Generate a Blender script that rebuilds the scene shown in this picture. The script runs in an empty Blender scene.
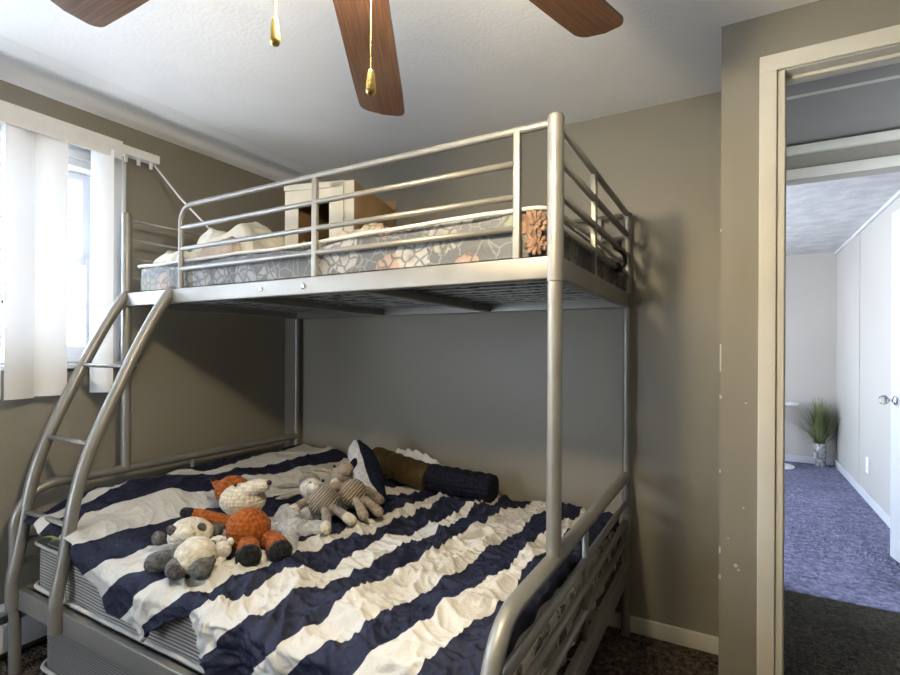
import bpy, bmesh, math, random
from mathutils import Vector, Matrix, Euler, noise
random.seed(7)
C = bpy.context.scene
COL = C.collection
R = math.radians

# ------------------------------------------------------------------ camera
yaw, roll = R(29.211), R(0.291)
cd = bpy.data.cameras.new('camera'); cam = bpy.data.objects.new('camera', cd); COL.objects.link(cam)
cd.sensor_width = 36.0; cd.lens = 506.014 / 900 * 36.0
cd.shift_y = (349.142 - 337.5) / 900; cd.clip_start = 0.02
fw = Vector((-math.sin(yaw), math.cos(yaw), 0)); rt = Vector((math.cos(yaw), math.sin(yaw), 0)); up = Vector((0, 0, 1))
cx = rt * math.cos(roll) + up * math.sin(roll); cy = up * math.cos(roll) - rt * math.sin(roll); cz = -fw
m = Matrix((cx, cy, cz)).transposed().to_4x4(); m.translation = Vector((0, 0, 1.18)); cam.matrix_world = m
C.camera = cam

# ------------------------------------------------------------------ world, daylight, exposure
C.view_settings.view_transform = 'Standard'; C.view_settings.look = 'None'
C.view_settings.gamma = 1.0; C.view_settings.use_curve_mapping = False
C.view_settings.exposure = 0.75
w = bpy.data.worlds.new('daylight'); C.world = w; w.use_nodes = True
nt = w.node_tree; bg = nt.nodes['Background']
tc = nt.nodes.new('ShaderNodeTexCoord'); sp = nt.nodes.new('ShaderNodeSeparateXYZ'); rp = nt.nodes.new('ShaderNodeValToRGB')
nt.links.new(tc.outputs['Generated'], sp.inputs[0]); nt.links.new(sp.outputs['Z'], rp.inputs[0])
rp.color_ramp.elements[0].position = 0.0; rp.color_ramp.elements[0].color = (.80, .88, 1.0, 1)
rp.color_ramp.elements[1].position = 0.7; rp.color_ramp.elements[1].color = (.62, .78, 1.0, 1)
nt.links.new(rp.outputs[0], bg.inputs[0]); bg.inputs[1].default_value = 13.0
LAMP = 640.0            # strength of the ceiling fan's glass bowl
SHADE = 175.0           # glow of the opal glass shade around the bulb
def portal(name, loc, rot, sx, sy):
    l = bpy.data.lights.new(name, 'AREA'); l.shape = 'RECTANGLE'; l.size = sx; l.size_y = sy
    o = bpy.data.objects.new(name, l); COL.objects.link(o); o.location = loc; o.rotation_euler = rot
    l.cycles.is_portal = True
portal('daylight_window_left', (-2.56, 0.13, 1.55), (0, R(-90), 0), 0.9, 2.25)
portal('added_window_portal', (-1.95, -1.28, .9), (R(90), 0, 0), .7, .9)  # portal of the front window added for bluish fill
portal('daylight_window_far_room', (-1.78, 4.5, 1.28), (0, R(-90), 0), 1.6, 2.2)

# ------------------------------------------------------------------ materials
def newmat(name):
    mt = bpy.data.materials.new(name); mt.use_nodes = True
    return mt, mt.node_tree, mt.node_tree.nodes['Principled BSDF']
def N(nt, t, **kw):
    n = nt.nodes.new(t)
    for k, v in kw.items():
        if k in n.inputs: n.inputs[k].default_value = v
        else: setattr(n, k, v)
    return n
def coords(nt, kind='Object'):
    return N(nt, 'ShaderNodeTexCoord').outputs[kind]
def ramp(nt, fac, stops, interp='LINEAR'):
    r = N(nt, 'ShaderNodeValToRGB'); r.color_ramp.interpolation = interp
    e = r.color_ramp.elements
    while len(e) < len(stops): e.new(0.5)
    for el, (p, c) in zip(e, stops): el.position = p; el.color = (*c, 1) if len(c) == 3 else c
    nt.links.new(fac, r.inputs[0]); return r.outputs[0]
def bump(nt, b, h, strength=.3, dist=.01):
    bn = N(nt, 'ShaderNodeBump', Strength=strength, Distance=dist)
    nt.links.new(h, bn.inputs['Height']); nt.links.new(bn.outputs[0], b.inputs['Normal'])
def math2(nt, op, a, b=None, c=None):
    n = N(nt, 'ShaderNodeMath', operation=op)
    for i, v in enumerate((a, b, c)):
        if v is None: continue
        if isinstance(v, (int, float)): n.inputs[i].default_value = v
        else: nt.links.new(v, n.inputs[i])
    return n.outputs[0]
def noisy(name, c0, c1, scale=8, rough=.6, bstr=.15, bscale=None, bdist=.004, metallic=0, detail=4, spec=.5, sheen=0):
    mt, nt, b = newmat(name)
    co = coords(nt)
    n = N(nt, 'ShaderNodeTexNoise', Scale=scale, Detail=detail); nt.links.new(co, n.inputs['Vector'])
    nt.links.new(ramp(nt, n.outputs[0], [(.35, c0), (.65, c1)]), b.inputs['Base Color'])
    b.inputs['Roughness'].default_value = rough; b.inputs['Metallic'].default_value = metallic
    b.inputs['Specular IOR Level'].default_value = spec
    if sheen: b.inputs['Sheen Weight'].default_value = sheen
    if bstr:
        n2 = N(nt, 'ShaderNodeTexNoise', Scale=bscale or scale * 6, Detail=3); nt.links.new(co, n2.inputs['Vector'])
        bump(nt, b, n2.outputs[0], bstr, bdist)
    return mt

M = {}
M['wall'] = noisy('taupe_wall_paint', (.240, .222, .182), (.257, .238, .196), 1.2, .42, .05, 60)
M['ceiling'] = noisy('white_ceiling_texture', (.84, .845, .84), (.88, .885, .88), 3, .8, .28, 75, .004)
M['far_wall'] = noisy('pale_grey_panel_paint', (.38, .362, .338), (.41, .392, .366), 1, .5, .03, 60)
M['far_back'] = noisy('grey_wall_paint', (.42, .388, .35), (.45, .418, .38), 1, .5, .03, 60)
M['far_ceiling'] = noisy('stippled_ceiling', (.42, .42, .43), (.54, .535, .53), 9, .8, .7, 35, .01)
M['trim'] = noisy('cream_trim_paint', (.60, .58, .50), (.66, .64, .56), 4, .4, .08, 30)
M['white_trim'] = noisy('white_window_paint', (.50, .51, .53), (.56, .57, .59), 4, .35, .03, 30)
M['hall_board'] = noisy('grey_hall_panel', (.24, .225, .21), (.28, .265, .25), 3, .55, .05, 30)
M['white_panel'] = noisy('white_door_paint', (.50, .50, .51), (.54, .54, .55), 3, .4, .03, 30)

def carpet(name, c0, c1, c2, sc=90):
    mt, nt, b = newmat(name); co = coords(nt)
    v = N(nt, 'ShaderNodeTexVoronoi', Scale=sc); nt.links.new(co, v.inputs['Vector'])
    n = N(nt, 'ShaderNodeTexNoise', Scale=sc * .45, Detail=5, Roughness=.75); nt.links.new(co, n.inputs['Vector'])
    n3 = N(nt, 'ShaderNodeTexNoise', Scale=4, Detail=3); nt.links.new(co, n3.inputs['Vector'])
    f = math2(nt, 'MULTIPLY_ADD', n3.outputs[0], .25, math2(nt, 'SUBTRACT', n.outputs[0], .12))
    nt.links.new(ramp(nt, f, [(.36, c0), (.5, c1), (.66, c2)]), b.inputs['Base Color'])
    b.inputs['Roughness'].default_value = 1; b.inputs['Specular IOR Level'].default_value = .1
    bump(nt, b, math2(nt, 'ADD', v.outputs['Distance'], n.outputs[0]), .9, .02)
    return mt
M['carpet'] = carpet('brown_mottled_carpet', (.035, .026, .020), (.12, .095, .075), (.26, .21, .165))
M['hall_carpet'] = carpet('dark_brown_carpet', (.026, .021, .015), (.05, .043, .032), (.08, .069, .052))
M['far_carpet'] = carpet('grey_violet_carpet', (.10, .098, .15), (.17, .168, .255), (.29, .29, .41), 60)

def metal(name, c, rough=.40, metallic=.45):
    mt, nt, b = newmat(name); co = coords(nt)
    n = N(nt, 'ShaderNodeTexNoise', Scale=14, Detail=4); nt.links.new(co, n.inputs['Vector'])
    nt.links.new(ramp(nt, n.outputs[0], [(.3, [x * .9 for x in c]), (.7, c)]), b.inputs['Base Color'])
    nt.links.new(ramp(nt, n.outputs[0], [(.3, (rough * .85,) * 3), (.7, (rough * 1.2,) * 3)]), b.inputs['Roughness'])
    b.inputs['Metallic'].default_value = metallic
    return mt
M['metal'] = metal('silver_powder_coat', (.265, .26, .24))
M['chrome'] = metal('chrome', (.75, .75, .76), .12, 1)
M['brass'] = metal('brass', (.62, .46, .15), .30, .9)
M['wire'] = metal('grey_wire', (.30, .30, .29), .4, .7)
M['dark_metal'] = metal('bronze_fan_metal', (.10, .075, .05), .35, .7)

def plain(name, c, rough=.6, metallic=0, em=None, bs=.08):
    mt, nt, b = newmat(name); b.inputs['Roughness'].default_value = rough; b.inputs['Metallic'].default_value = metallic
    co = coords(nt); n = N(nt, 'ShaderNodeTexNoise', Scale=25, Detail=3); nt.links.new(co, n.inputs['Vector'])
    nt.links.new(ramp(nt, n.outputs[0], [(.3, [x * .92 for x in c]), (.7, c)]), b.inputs['Base Color'])
    if bs: bump(nt, b, n.outputs[0], bs, .002)
    if em:
        b.inputs['Emission Color'].default_value = (*em[0], 1); b.inputs['Emission Strength'].default_value = em[1]
    return mt
M['globe'] = plain('lit_frosted_glass', (.9, .88, .82), .4, 0, ((1, .78, .46), LAMP), 0)
M['lit_shade'] = plain('lit_opal_glass', (.85, .84, .8), .4, 0, ((1, .88, .68), SHADE), 0)
M['black'] = plain('black_fabric', (.012, .012, .014), .7)
M['white_plastic'] = plain('white_plastic', (.78, .78, .77), .35)
M['heater'] = plain('white_heater_enamel', (.72, .74, .78), .3)
M['dark'] = plain('dark_gap', (.02, .02, .025), .8)

mt, nt, b = newmat('walnut_blade')
co = coords(nt, 'Generated'); mp = N(nt, 'ShaderNodeMapping'); mp.inputs['Scale'].default_value = (1.2, 9, 1); nt.links.new(co, mp.inputs[0])
n = N(nt, 'ShaderNodeTexNoise', Scale=3.2, Detail=7, Roughness=.65, Distortion=.5); nt.links.new(mp.outputs[0], n.inputs['Vector'])
nt.links.new(ramp(nt, n.outputs[0], [(.3, (.045, .020, .011)), (.5, (.105, .050, .026)), (.7, (.19, .10, .052))]), b.inputs['Base Color'])
b.inputs['Roughness'].default_value = .28; M['wood'] = mt

# glass that lets daylight through
mt, nt, b = newmat('window_glass'); nt.nodes.remove(b)
tr = N(nt, 'ShaderNodeBsdfTransparent'); gl = N(nt, 'ShaderNodeBsdfGlossy', Roughness=.02); mx = N(nt, 'ShaderNodeMixShader')
fr = N(nt, 'ShaderNodeFresnel', IOR=1.25)
nt.links.new(fr.outputs[0], mx.inputs[0]); nt.links.new(tr.outputs[0], mx.inputs[1]); nt.links.new(gl.outputs[0], mx.inputs[2])
nt.links.new(mx.outputs[0], nt.nodes['Material Output'].inputs[0]); M['glass'] = mt
mt, nt, b = newmat('clear_cut_glass'); b.inputs['Transmission Weight'].default_value = 1; b.inputs['Roughness'].default_value = .03
b.inputs['Base Color'].default_value = (.92, .95, .93, 1); M['knob_glass'] = mt
mt, nt, b = newmat('translucent_vane'); co = coords(nt)
n = N(nt, 'ShaderNodeTexNoise', Scale=120, Detail=2); nt.links.new(co, n.inputs['Vector'])
b.inputs['Base Color'].default_value = (.86, .87, .88, 1); b.inputs['Roughness'].default_value = .55
tl = N(nt, 'ShaderNodeBsdfTranslucent'); tl.inputs[0].default_value = (.86, .88, .90, 1)
mx = N(nt, 'ShaderNodeMixShader'); mx.inputs[0].default_value = .19
nt.links.new(b.outputs[0], mx.inputs[1]); nt.links.new(tl.outputs[0], mx.inputs[2]); nt.links.new(mx.outputs[0], nt.nodes['Material Output'].inputs[0])
bump(nt, b, n.outputs[0], .05, .001); M['vane'] = mt

# striped duvet: UV.x counts stripes
mt, nt, b = newmat('navy_white_striped_cotton')
uv = N(nt, 'ShaderNodeSeparateXYZ'); nt.links.new(coords(nt, 'UV'), uv.inputs[0])
fr = math2(nt, 'FRACT', math2(nt, 'MULTIPLY', uv.outputs[0], .5))
st = math2(nt, 'GREATER_THAN', fr, .5)
co = coords(nt); n = N(nt, 'ShaderNodeTexNoise', Scale=500, Detail=2); nt.links.new(co, n.inputs['Vector'])
n2 = N(nt, 'ShaderNodeTexNoise', Scale=55, Detail=4, Roughness=.6); nt.links.new(co, n2.inputs['Vector'])
mxc = N(nt, 'ShaderNodeMix', data_type='RGBA'); nt.links.new(st, mxc.inputs[0])
mxc.inputs[6].default_value = (.0085, .0108, .030, 1); mxc.inputs[7].default_value = (.52, .508, .468, 1)
nt.links.new(mxc.outputs[2], b.inputs['Base Color']); b.inputs['Roughness'].default_value = .62
b.inputs['Specular IOR Level'].default_value = .25
bump(nt, b, math2(nt, 'MULTIPLY_ADD', n2.outputs[0], 1.0, math2(nt, 'MULTIPLY', n.outputs[0], .12)), .45, .012)
M['duvet'] = mt
M['lining'] = noisy('cream_cotton', (.62, .60, .53), (.68, .66, .59), 12, .75, .4, 45, .008)
M['white_cloth'] = noisy('white_cotton', (.66, .68, .72), (.74, .75, .78), 12, .75, .4, 40, .008)
M['cream_cloth'] = noisy('cream_blanket', (.56, .53, .43), (.66, .63, .53), 10, .85, .5, 60, .008)
M['beige_cloth'] = noisy('beige_blanket', (.36, .29, .23), (.44, .36, .29), 10, .85, .5, 60, .008)
M['green'] = noisy('lime_fabric', (.30, .38, .06), (.38, .46, .10), 10, .8, .3)

def ticking(name, axis, freq, cl, cdk, duty=.42):
    mt, nt, b = newmat(name); s = N(nt, 'ShaderNodeSeparateXYZ'); nt.links.new(coords(nt), s.inputs[0])
    co = coords(nt); n = N(nt, 'ShaderNodeTexNoise', Scale=5, Detail=3); nt.links.new(co, n.inputs['Vector'])
    p = math2(nt, 'MULTIPLY_ADD', n.outputs[0], .35, math2(nt, 'MULTIPLY', s.outputs[axis], freq))
    f = math2(nt, 'FRACT', p); tri = math2(nt, 'ABSOLUTE', math2(nt, 'SUBTRACT', f, .5))
    nt.links.new(ramp(nt, tri, [(duty * .5 - .05, cdk), (duty * .5 + .05, cl)]), b.inputs['Base Color'])
    b.inputs['Roughness'].default_value = .55; b.inputs['Sheen Weight'].default_value = .2
    bump(nt, b, tri, .4, .01); return mt
M['ticking'] = ticking('grey_ribbed_ticking', 2, 95, (.40, .385, .355), (.06, .058, .056))
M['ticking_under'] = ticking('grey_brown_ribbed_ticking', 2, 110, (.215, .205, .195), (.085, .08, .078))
M['piping'] = noisy('pale_piping', (.50, .49, .45), (.56, .55, .5), 20, .6, .2)

def floral(name, base0, base1, scale, cols):
    mt, nt, b = newmat(name); co = coords(nt)
    nz = N(nt, 'ShaderNodeTexNoise', Scale=scale * 1.6, Detail=3); nt.links.new(co, nz.inputs['Vector'])
    dv = N(nt, 'ShaderNodeVectorMath', operation='MULTIPLY_ADD'); nt.links.new(nz.outputs['Color'], dv.inputs[0])
    dv.inputs[1].default_value = (.05, .05, .05); nt.links.new(co, dv.inputs[2])
    v1 = N(nt, 'ShaderNodeTexVoronoi', Scale=scale, Randomness=.85); nt.links.new(dv.outputs[0], v1.inputs['Vector'])
    pet = math2(nt, 'MULTIPLY_ADD', nz.outputs[0], .38, v1.outputs['Distance'])
    mask = math2(nt, 'LESS_THAN', pet, .66)
    v2e = N(nt, 'ShaderNodeTexVoronoi', Scale=scale * 3.2, feature='DISTANCE_TO_EDGE'); nt.links.new(dv.outputs[0], v2e.inputs['Vector'])
    ln = ramp(nt, v2e.outputs['Distance'], [(.02, (.22, .22, .22)), (.12, (.85, .85, .85)), (.5, (1, 1, 1))])
    cen = ramp(nt, v1.outputs['Distance'], [(.0, (.35, .35, .35)), (.22, (.95, .95, .95)), (.6, (.8, .8, .8))])
    vm = N(nt, 'ShaderNodeMix', data_type='RGBA', blend_type='MULTIPLY'); vm.inputs[0].default_value = 1
    nt.links.new(ln, vm.inputs[6]); nt.links.new(cen, vm.inputs[7]); vein = vm.outputs[2]
    sepc = N(nt, 'ShaderNodeSeparateColor'); nt.links.new(v1.outputs['Color'], sepc.inputs[0])
    fc = ramp(nt, sepc.outputs[0], [(i / len(cols), c) for i, c in enumerate(cols)], 'CONSTANT')
    mul = N(nt, 'ShaderNodeMix', data_type='RGBA', blend_type='MULTIPLY'); mul.inputs[0].default_value = .85
    nt.links.new(fc, mul.inputs[6]); nt.links.new(vein, mul.inputs[7])
    v3 = N(nt, 'ShaderNodeTexVoronoi', Scale=scale * 2.3, feature='DISTANCE_TO_EDGE'); nt.links.new(dv.outputs[0], v3.inputs['Vector'])
    bs = ramp(nt, v3.outputs['Distance'], [(.01, base1), (.06, base0)])
    mx = N(nt, 'ShaderNodeMix', data_type='RGBA'); nt.links.new(mask, mx.inputs[0])
    nt.links.new(bs, mx.inputs[6]); nt.links.new(mul.outputs[2], mx.inputs[7])
    nt.links.new(mx.outputs[2], b.inputs['Base Color']); b.inputs['Roughness'].default_value = .6
    n2 = N(nt, 'ShaderNodeTexNoise', Scale=22, Detail=3); nt.links.new(co, n2.inputs['Vector'])
    bump(nt, b, n2.outputs[0], .5, .015); return mt
M['floral'] = floral('grey_floral_damask', (.085, .088, .09), (.16, .165, .16), 8.0,
                     [(.34, .34, .32), (.28, .28, .28), (.32, .235, .19), (.20, .21, .155), (.31, .30, .27)])
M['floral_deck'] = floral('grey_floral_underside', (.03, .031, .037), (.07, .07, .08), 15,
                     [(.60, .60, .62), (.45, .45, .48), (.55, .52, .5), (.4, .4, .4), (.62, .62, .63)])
M['floral_sheet'] = floral('white_floral_sheet', (.76, .75, .72), (.80, .79, .76), 14,
                     [(.30, .31, .30), (.45, .36, .28), (.58, .56, .5), (.24, .27, .22), (.64, .62, .58)])
M['floral_peach'] = floral('peach_floral', (.42, .38, .32), (.5, .46, .40), 9,
                     [(.62, .42, .28), (.66, .58, .5), (.55, .35, .22), (.5, .45, .3), (.68, .6, .52)])
M['flower'] = noisy('peach_print', (.085, .042, .022), (.27, .16, .10), 70, .7, .4, 60, .01)

def knit(name, c0, c1, scale=75, strength=.9, dist=.008):
    mt, nt, b = newmat(name); co = coords(nt)
    v = N(nt, 'ShaderNodeTexVoronoi', Scale=scale, Randomness=.35); nt.links.new(co, v.inputs['Vector'])
    nt.links.new(ramp(nt, v.outputs['Distance'], [(.15, c1), (.7, c0)]), b.inputs['Base Color'])
    b.inputs['Roughness'].default_value = .95; b.inputs['Specular IOR Level'].default_value = .15; b.inputs['Sheen Weight'].default_value = .08
    inv = math2(nt, 'SUBTRACT', 1.0, v.outputs['Distance']); bump(nt, b, inv, strength, dist); return mt
def ribknit(name, c0, c1, freq=95):
    mt, nt, b = newmat(name); s = N(nt, 'ShaderNodeSeparateXYZ'); nt.links.new(coords(nt), s.inputs[0])
    n = N(nt, 'ShaderNodeTexNoise', Scale=40, Detail=3); nt.links.new(coords(nt), n.inputs['Vector'])
    p = math2(nt, 'MULTIPLY_ADD', s.outputs[0], -freq * .75, math2(nt, 'MULTIPLY', s.outputs[2], freq * .7))
    p = math2(nt, 'ADD', p, math2(nt, 'MULTIPLY_ADD', s.outputs[1], -freq * .35, math2(nt, 'MULTIPLY', n.outputs[0], .8)))
    f = math2(nt, 'ABSOLUTE', math2(nt, 'SUBTRACT', math2(nt, 'FRACT', p), .5))
    nt.links.new(ramp(nt, f, [(.05, c1), (.4, c0)]), b.inputs['Base Color'])
    b.inputs['Roughness'].default_value = .95; b.inputs['Specular IOR Level'].default_value = .15; b.inputs['Sheen Weight'].default_value = .08
    inv = math2(nt, 'SUBTRACT', 1.0, f); bump(nt, b, inv, .9, .015); return mt
def fur(name, c0, c1, scale=55, sheen=.4): return noisy(name, c0, c1, scale, .95, 1.0, scale * 2.2, .012, sheen=sheen * .25, spec=.1)
M['orange_knit'] = knit('orange_crochet', (.20, .046, .006), (.36, .105, .017))
M['cream_knit'] = knit('cream_crochet', (.50, .44, .33), (.72, .66, .53))
M['black_knit'] = knit('black_crochet', (.006, .006, .008), (.018, .018, .020))
M['grey_fur'] = fur('grey_plush_fur', (.055, .055, .056), (.15, .15, .147))
M['cream_fur'] = fur('cream_plush_fur', (.52, .47, .37), (.74, .70, .59))
M['white_fur'] = fur('white_plush_fur', (.55, .53, .47), (.74, .72, .66))
M['pale_grey_fur'] = fur('pale_grey_plush', (.36, .37, .39), (.56, .57, .59), 70)
M['beige_rib'] = ribknit('beige_ribbed_plush', (.20, .165, .13), (.42, .37, .32))
M['tan_rib'] = ribknit('tan_ribbed_plush', (.18, .135, .09), (.36, .29, .215), 85)
M['tan_fur'] = fur('tan_plush_fur', (.25, .20, .145), (.40, .33, .255), 70)
M['taupe_fur'] = fur('taupe_plush_fur', (.22, .19, .165), (.36, .32, .29), 70)
M['eye'] = plain('black_bead', (.008, .008, .008), .15, 0, None, 0)
M['navy_plush'] = fur('navy_plush_fur', (.005, .007, .016), (.014, .018, .038), 60, 0)
M['whale_white'] = fur('off_white_plush', (.50, .52, .55), (.66, .67, .70), 60)
M['olive'] = noisy('olive_brown_velvet', (.030, .019, .006), (.066, .043, .014), 6, .6, .4, 18, .02, spec=.25)
mt, nt, b = newmat('navy_dotted_minky'); v = N(nt, 'ShaderNodeTexVoronoi', Scale=48, Randomness=.1); nt.links.new(coords(nt), v.inputs['Vector'])
nt.links.new(ramp(nt, v.outputs['Distance'], [(.1, (.010, .013, .030)), (.6, (.004, .005, .013))]), b.inputs['Base Color'])
b.inputs['Roughness'].default_value = .8; b.inputs['Specular IOR Level'].default_value = .2
bump(nt, b, math2(nt, 'SUBTRACT', 1.0, v.outputs['Distance']), .8, .015); M['minky'] = mt
M['cardboard'] = noisy('brown_cardboard', (.27, .165, .075), (.35, .225, .11), 5, .8, .1, 60)
M['box_white'] = noisy('off_white_box_print', (.50, .475, .39), (.60, .57, .48), 6, .7, .1, 50)
M['leaf'] = noisy('grass_leaf', (.09, .12, .04), (.24, .28, .11), 6, .6, .1)
M['pot'] = noisy('grey_silver_pot', (.06, .06, .065), (.42, .42, .43), 30, .3, .2, 60)

# ------------------------------------------------------------------ mesh helpers
def link(name, bm, mat, parent=None, org=(0, 0, 0), smooth=True, auto=None):
    me = bpy.data.meshes.new(name); bm.normal_update(); bm.to_mesh(me); bm.free()
    o = bpy.data.objects.new(name, me); COL.objects.link(o)
    mats = mat if isinstance(mat, (list, tuple)) else [mat]
    for x in mats: me.materials.append(M[x] if isinstance(x, str) else x)
    if smooth:
        for p in me.polygons: p.use_smooth = True
        if auto: me.set_sharp_from_angle(angle=R(auto))
    return o
ORG = {}
def thing(name, label, cat, loc, group=None, kind=None):
    o = bpy.data.objects.new(name, None); COL.objects.link(o); o.location = loc; o.empty_display_size = .05
    tag(o, label, cat, group, kind); ORG[o.name] = Vector(loc); return o
def tag(o, label=None, cat=None, group=None, kind=None):
    if label: o['label'] = label
    if cat: o['category'] = cat
    if group: o['group'] = group
    if kind: o['kind'] = kind
    return o
def part(name, bm, mat, parent, label=None, smooth=True, auto=None):
    org = ORG[parent.name]; bmesh.ops.translate(bm, verts=bm.verts, vec=-org)
    o = link(name, bm, mat, smooth=smooth, auto=auto); o.parent = parent; ORG[o.name] = org
    if label: o['label'] = label
    return o
def solo(name, bm, mat, label, cat, group=None, kind=None, smooth=True, auto=None, mod=None):
    xs = [v.co for v in bm.verts]
    org = Vector(((min(v.x for v in xs) + max(v.x for v in xs)) / 2, (min(v.y for v in xs) + max(v.y for v in xs)) / 2, min(v.z for v in xs)))
    bmesh.ops.translate(bm, verts=bm.verts, vec=-org)
    o = link(name, bm, mat, smooth=smooth, auto=auto); o.location = org; ORG[o.name] = org
    return tag(o, label, cat, group, kind)
def struct(name, bm, mat, parent=None, smooth=False, auto=None):
    if parent: return part(name, bm, mat, parent, smooth=smooth, auto=auto)
    o = link(name, bm, mat, smooth=smooth, auto=auto); o['kind'] = 'structure'; ORG[o.name] = Vector((0, 0, 0)); return o
def box(bm, a, b, bev=0, mi=0):
    a, b = Vector(a), Vector(b); lo = Vector([min(x, y) for x, y in zip(a, b)]); hi = Vector([max(x, y) for x, y in zip(a, b)])
    r = bmesh.ops.create_cube(bm, size=1); vs = r['verts']; s = hi - lo
    for v in vs: v.co = Vector((lo.x + (v.co.x + .5) * s.x, lo.y + (v.co.y + .5) * s.y, lo.z + (v.co.z + .5) * s.z))
    fs = {f for v in vs for f in v.link_faces}
    for f in fs: f.material_index = mi
    if bev:
        bmesh.ops.bevel(bm, geom=list({e for v in vs for e in v.link_edges}), offset=bev, segments=3, affect='EDGES', profile=.6)
    return bm
def BX(a, b, bev=0):
    return box(bmesh.new(), a, b, bev)
def obox(bm, c, size, mat3, bev=0):
    n0 = len(bm.verts); box(bm, [-x / 2 for x in size], [x / 2 for x in size], bev); bm.verts.ensure_lookup_table()
    for v in bm.verts[n0:]: v.co = mat3 @ v.co + Vector(c)
    return bm
def fillet(pts, rad, n=7):
    pts = [Vector(p) for p in pts]; out = [pts[0]]
    for i in range(1, len(pts) - 1):
        a, b, c = pts[i - 1], pts[i], pts[i + 1]
        u = (a - b); v = (c - b); r = rad if not isinstance(rad, (list, tuple)) else rad[i - 1]
        r = min(r, u.length * .5, v.length * .5); p = b + u.normalized() * r; q = b + v.normalized() * r
        for k in range(n + 1):
            t = k / n; out.append((1 - t) ** 2 * p + 2 * t * (1 - t) * b + t * t * q)
    out.append(pts[-1]); return out
def spline(pts, n=6):
    P = [Vector(p) for p in pts]; P = [P[0] * 2 - P[1]] + P + [P[-1] * 2 - P[-2]]; out = []
    for i in range(1, len(P) - 2):
        for k in range(n):
            t = k / n; a, b, c, d = P[i - 1:i + 3]
            out.append(.5 * ((2 * b) + (c - a) * t + (2 * a - 5 * b + 4 * c - d) * t * t + (3 * b - a - 3 * c + d) * t ** 3))
    out.append(P[-2]); return out
def tube(bm, pts, r, seg=14, cap='flat', sq=1.0, ref=None):
    pts = [Vector(p) for p in pts]; n = len(pts); rr = list(r) if isinstance(r, (list, tuple)) else [r] * n
    if cap == 'round':
        d0 = (pts[0] - pts[1]).normalized(); d1 = (pts[-1] - pts[-2]).normalized(); a, b = [], []
        for k in (1, 2, 3):
            t = k / 3.02; a.insert(0, (pts[0] + d0 * rr[0] * math.sin(t * math.pi / 2), rr[0] * math.cos(t * math.pi / 2)))
            b.append((pts[-1] + d1 * rr[-1] * math.sin(t * math.pi / 2), rr[-1] * math.cos(t * math.pi / 2)))
        rr = [x[1] for x in a] + rr + [x[1] for x in b]; pts = [x[0] for x in a] + pts + [x[0] for x in b]; n = len(pts)
    t0 = (pts[1] - pts[0]).normalized()
    nrm = Vector(ref) if ref else (Vector((0, 0, 1)) if abs(t0.z) < .9 else Vector((1, 0, 0)))
    rings = []
    for i, p in enumerate(pts):
        t = ((pts[min(i + 1, n - 1)] - p).normalized() + (p - pts[max(i - 1, 0)]).normalized())
        t = t.normalized() if t.length > 1e-6 else t0
        nrm = (nrm - t * nrm.dot(t)).normalized(); bn = t.cross(nrm)
        rings.append([bm.verts.new(p + (nrm * math.cos(2 * math.pi * k / seg) * sq + bn * math.sin(2 * math.pi * k / seg)) * rr[i]) for k in range(seg)])
    for a, b in zip(rings, rings[1:]):
        for k in range(seg): bm.faces.new((a[k], a[(k + 1) % seg], b[(k + 1) % seg], b[k]))
    bm.faces.new(rings[0][::-1]); bm.faces.new(rings[-1]); return bm
def TB(pts, r, seg=14, cap='flat', **k): return tube(bmesh.new(), pts, r, seg, cap, **k)
def lathe(bm, prof, c, seg=24, axis=None):
    c = Vector(c); q = Vector((0, 0, 1)).rotation_difference(Vector(axis)).to_matrix() if axis else Matrix.Identity(3); rings = []
    for r, z in prof:
        rings.append([bm.verts.new(c + q @ Vector((max(r, 1e-4) * math.cos(2 * math.pi * k / seg), max(r, 1e-4) * math.sin(2 * math.pi * k / seg), z))) for k in range(seg)])
    for a, b in zip(rings, rings[1:]):
        for k in range(seg): bm.faces.new((a[k], a[(k + 1) % seg], b[(k + 1) % seg], b[k]))
    bm.faces.new(rings[0][::-1]); bm.faces.new(rings[-1]); return bm
def blob(bm, c, rad, rot=(0, 0, 0), amp=.03, fr=30, sub=4):
    r = bmesh.ops.create_icosphere(bm, subdivisions=sub, radius=1); q = Euler([R(x) for x in rot]).to_matrix(); c = Vector(c); rad = Vector(rad if hasattr(rad, '__len__') else (rad,) * 3)
    for v in r['verts']:
        d = v.co.normalized(); p = Vector((d.x * rad.x, d.y * rad.y, d.z * rad.z)); wp = q @ p + c
        p *= 1 + amp * noise.noise(wp * fr) + amp * .5 * noise.noise(wp * fr * 2.7)
        v.co = q @ p + c
    return bm
def BL(*a, **k): return blob(bmesh.new(), *a, **k)
def grid(nx, ny, fn, uvfn=None):
    bm = bmesh.new(); uvl = bm.loops.layers.uv.new('UVMap') if uvfn else None
    V = [[bm.verts.new(fn(i / (nx - 1), j / (ny - 1))) for j in range(ny)] for i in range(nx)]
    U = [[uvfn(i / (nx - 1), j / (ny - 1)) for j in range(ny)] for i in range(nx)] if uvfn else None
    for i in range(nx - 1):
        for j in range(ny - 1):
            f = bm.faces.new((V[i][j], V[i + 1][j], V[i + 1][j + 1], V[i][j + 1]))
            if uvfn:
                for l, (a, b) in zip(f.loops, ((i, j), (i + 1, j), (i + 1, j + 1), (i, j + 1))): l[uvl].uv = U[a][b]
    return bm
def interp(x, tab):
    if x <= tab[0][0]: return tab[0][1]
    for (a, b), (c, d) in zip(tab, tab[1:]):
        if x <= c: return b + (d - b) * (x - a) / (c - a)
    return tab[-1][1]
def sst(a, b, x):
    t = max(0, min(1, (x - a) / (b - a))); return t * t * (3 - 2 * t)
def fbm(p, oct=3):
    s, a = 0, 1
    for _ in range(oct): s += a * noise.noise(p); p = p * 2.03; a *= .5
    return s
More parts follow.
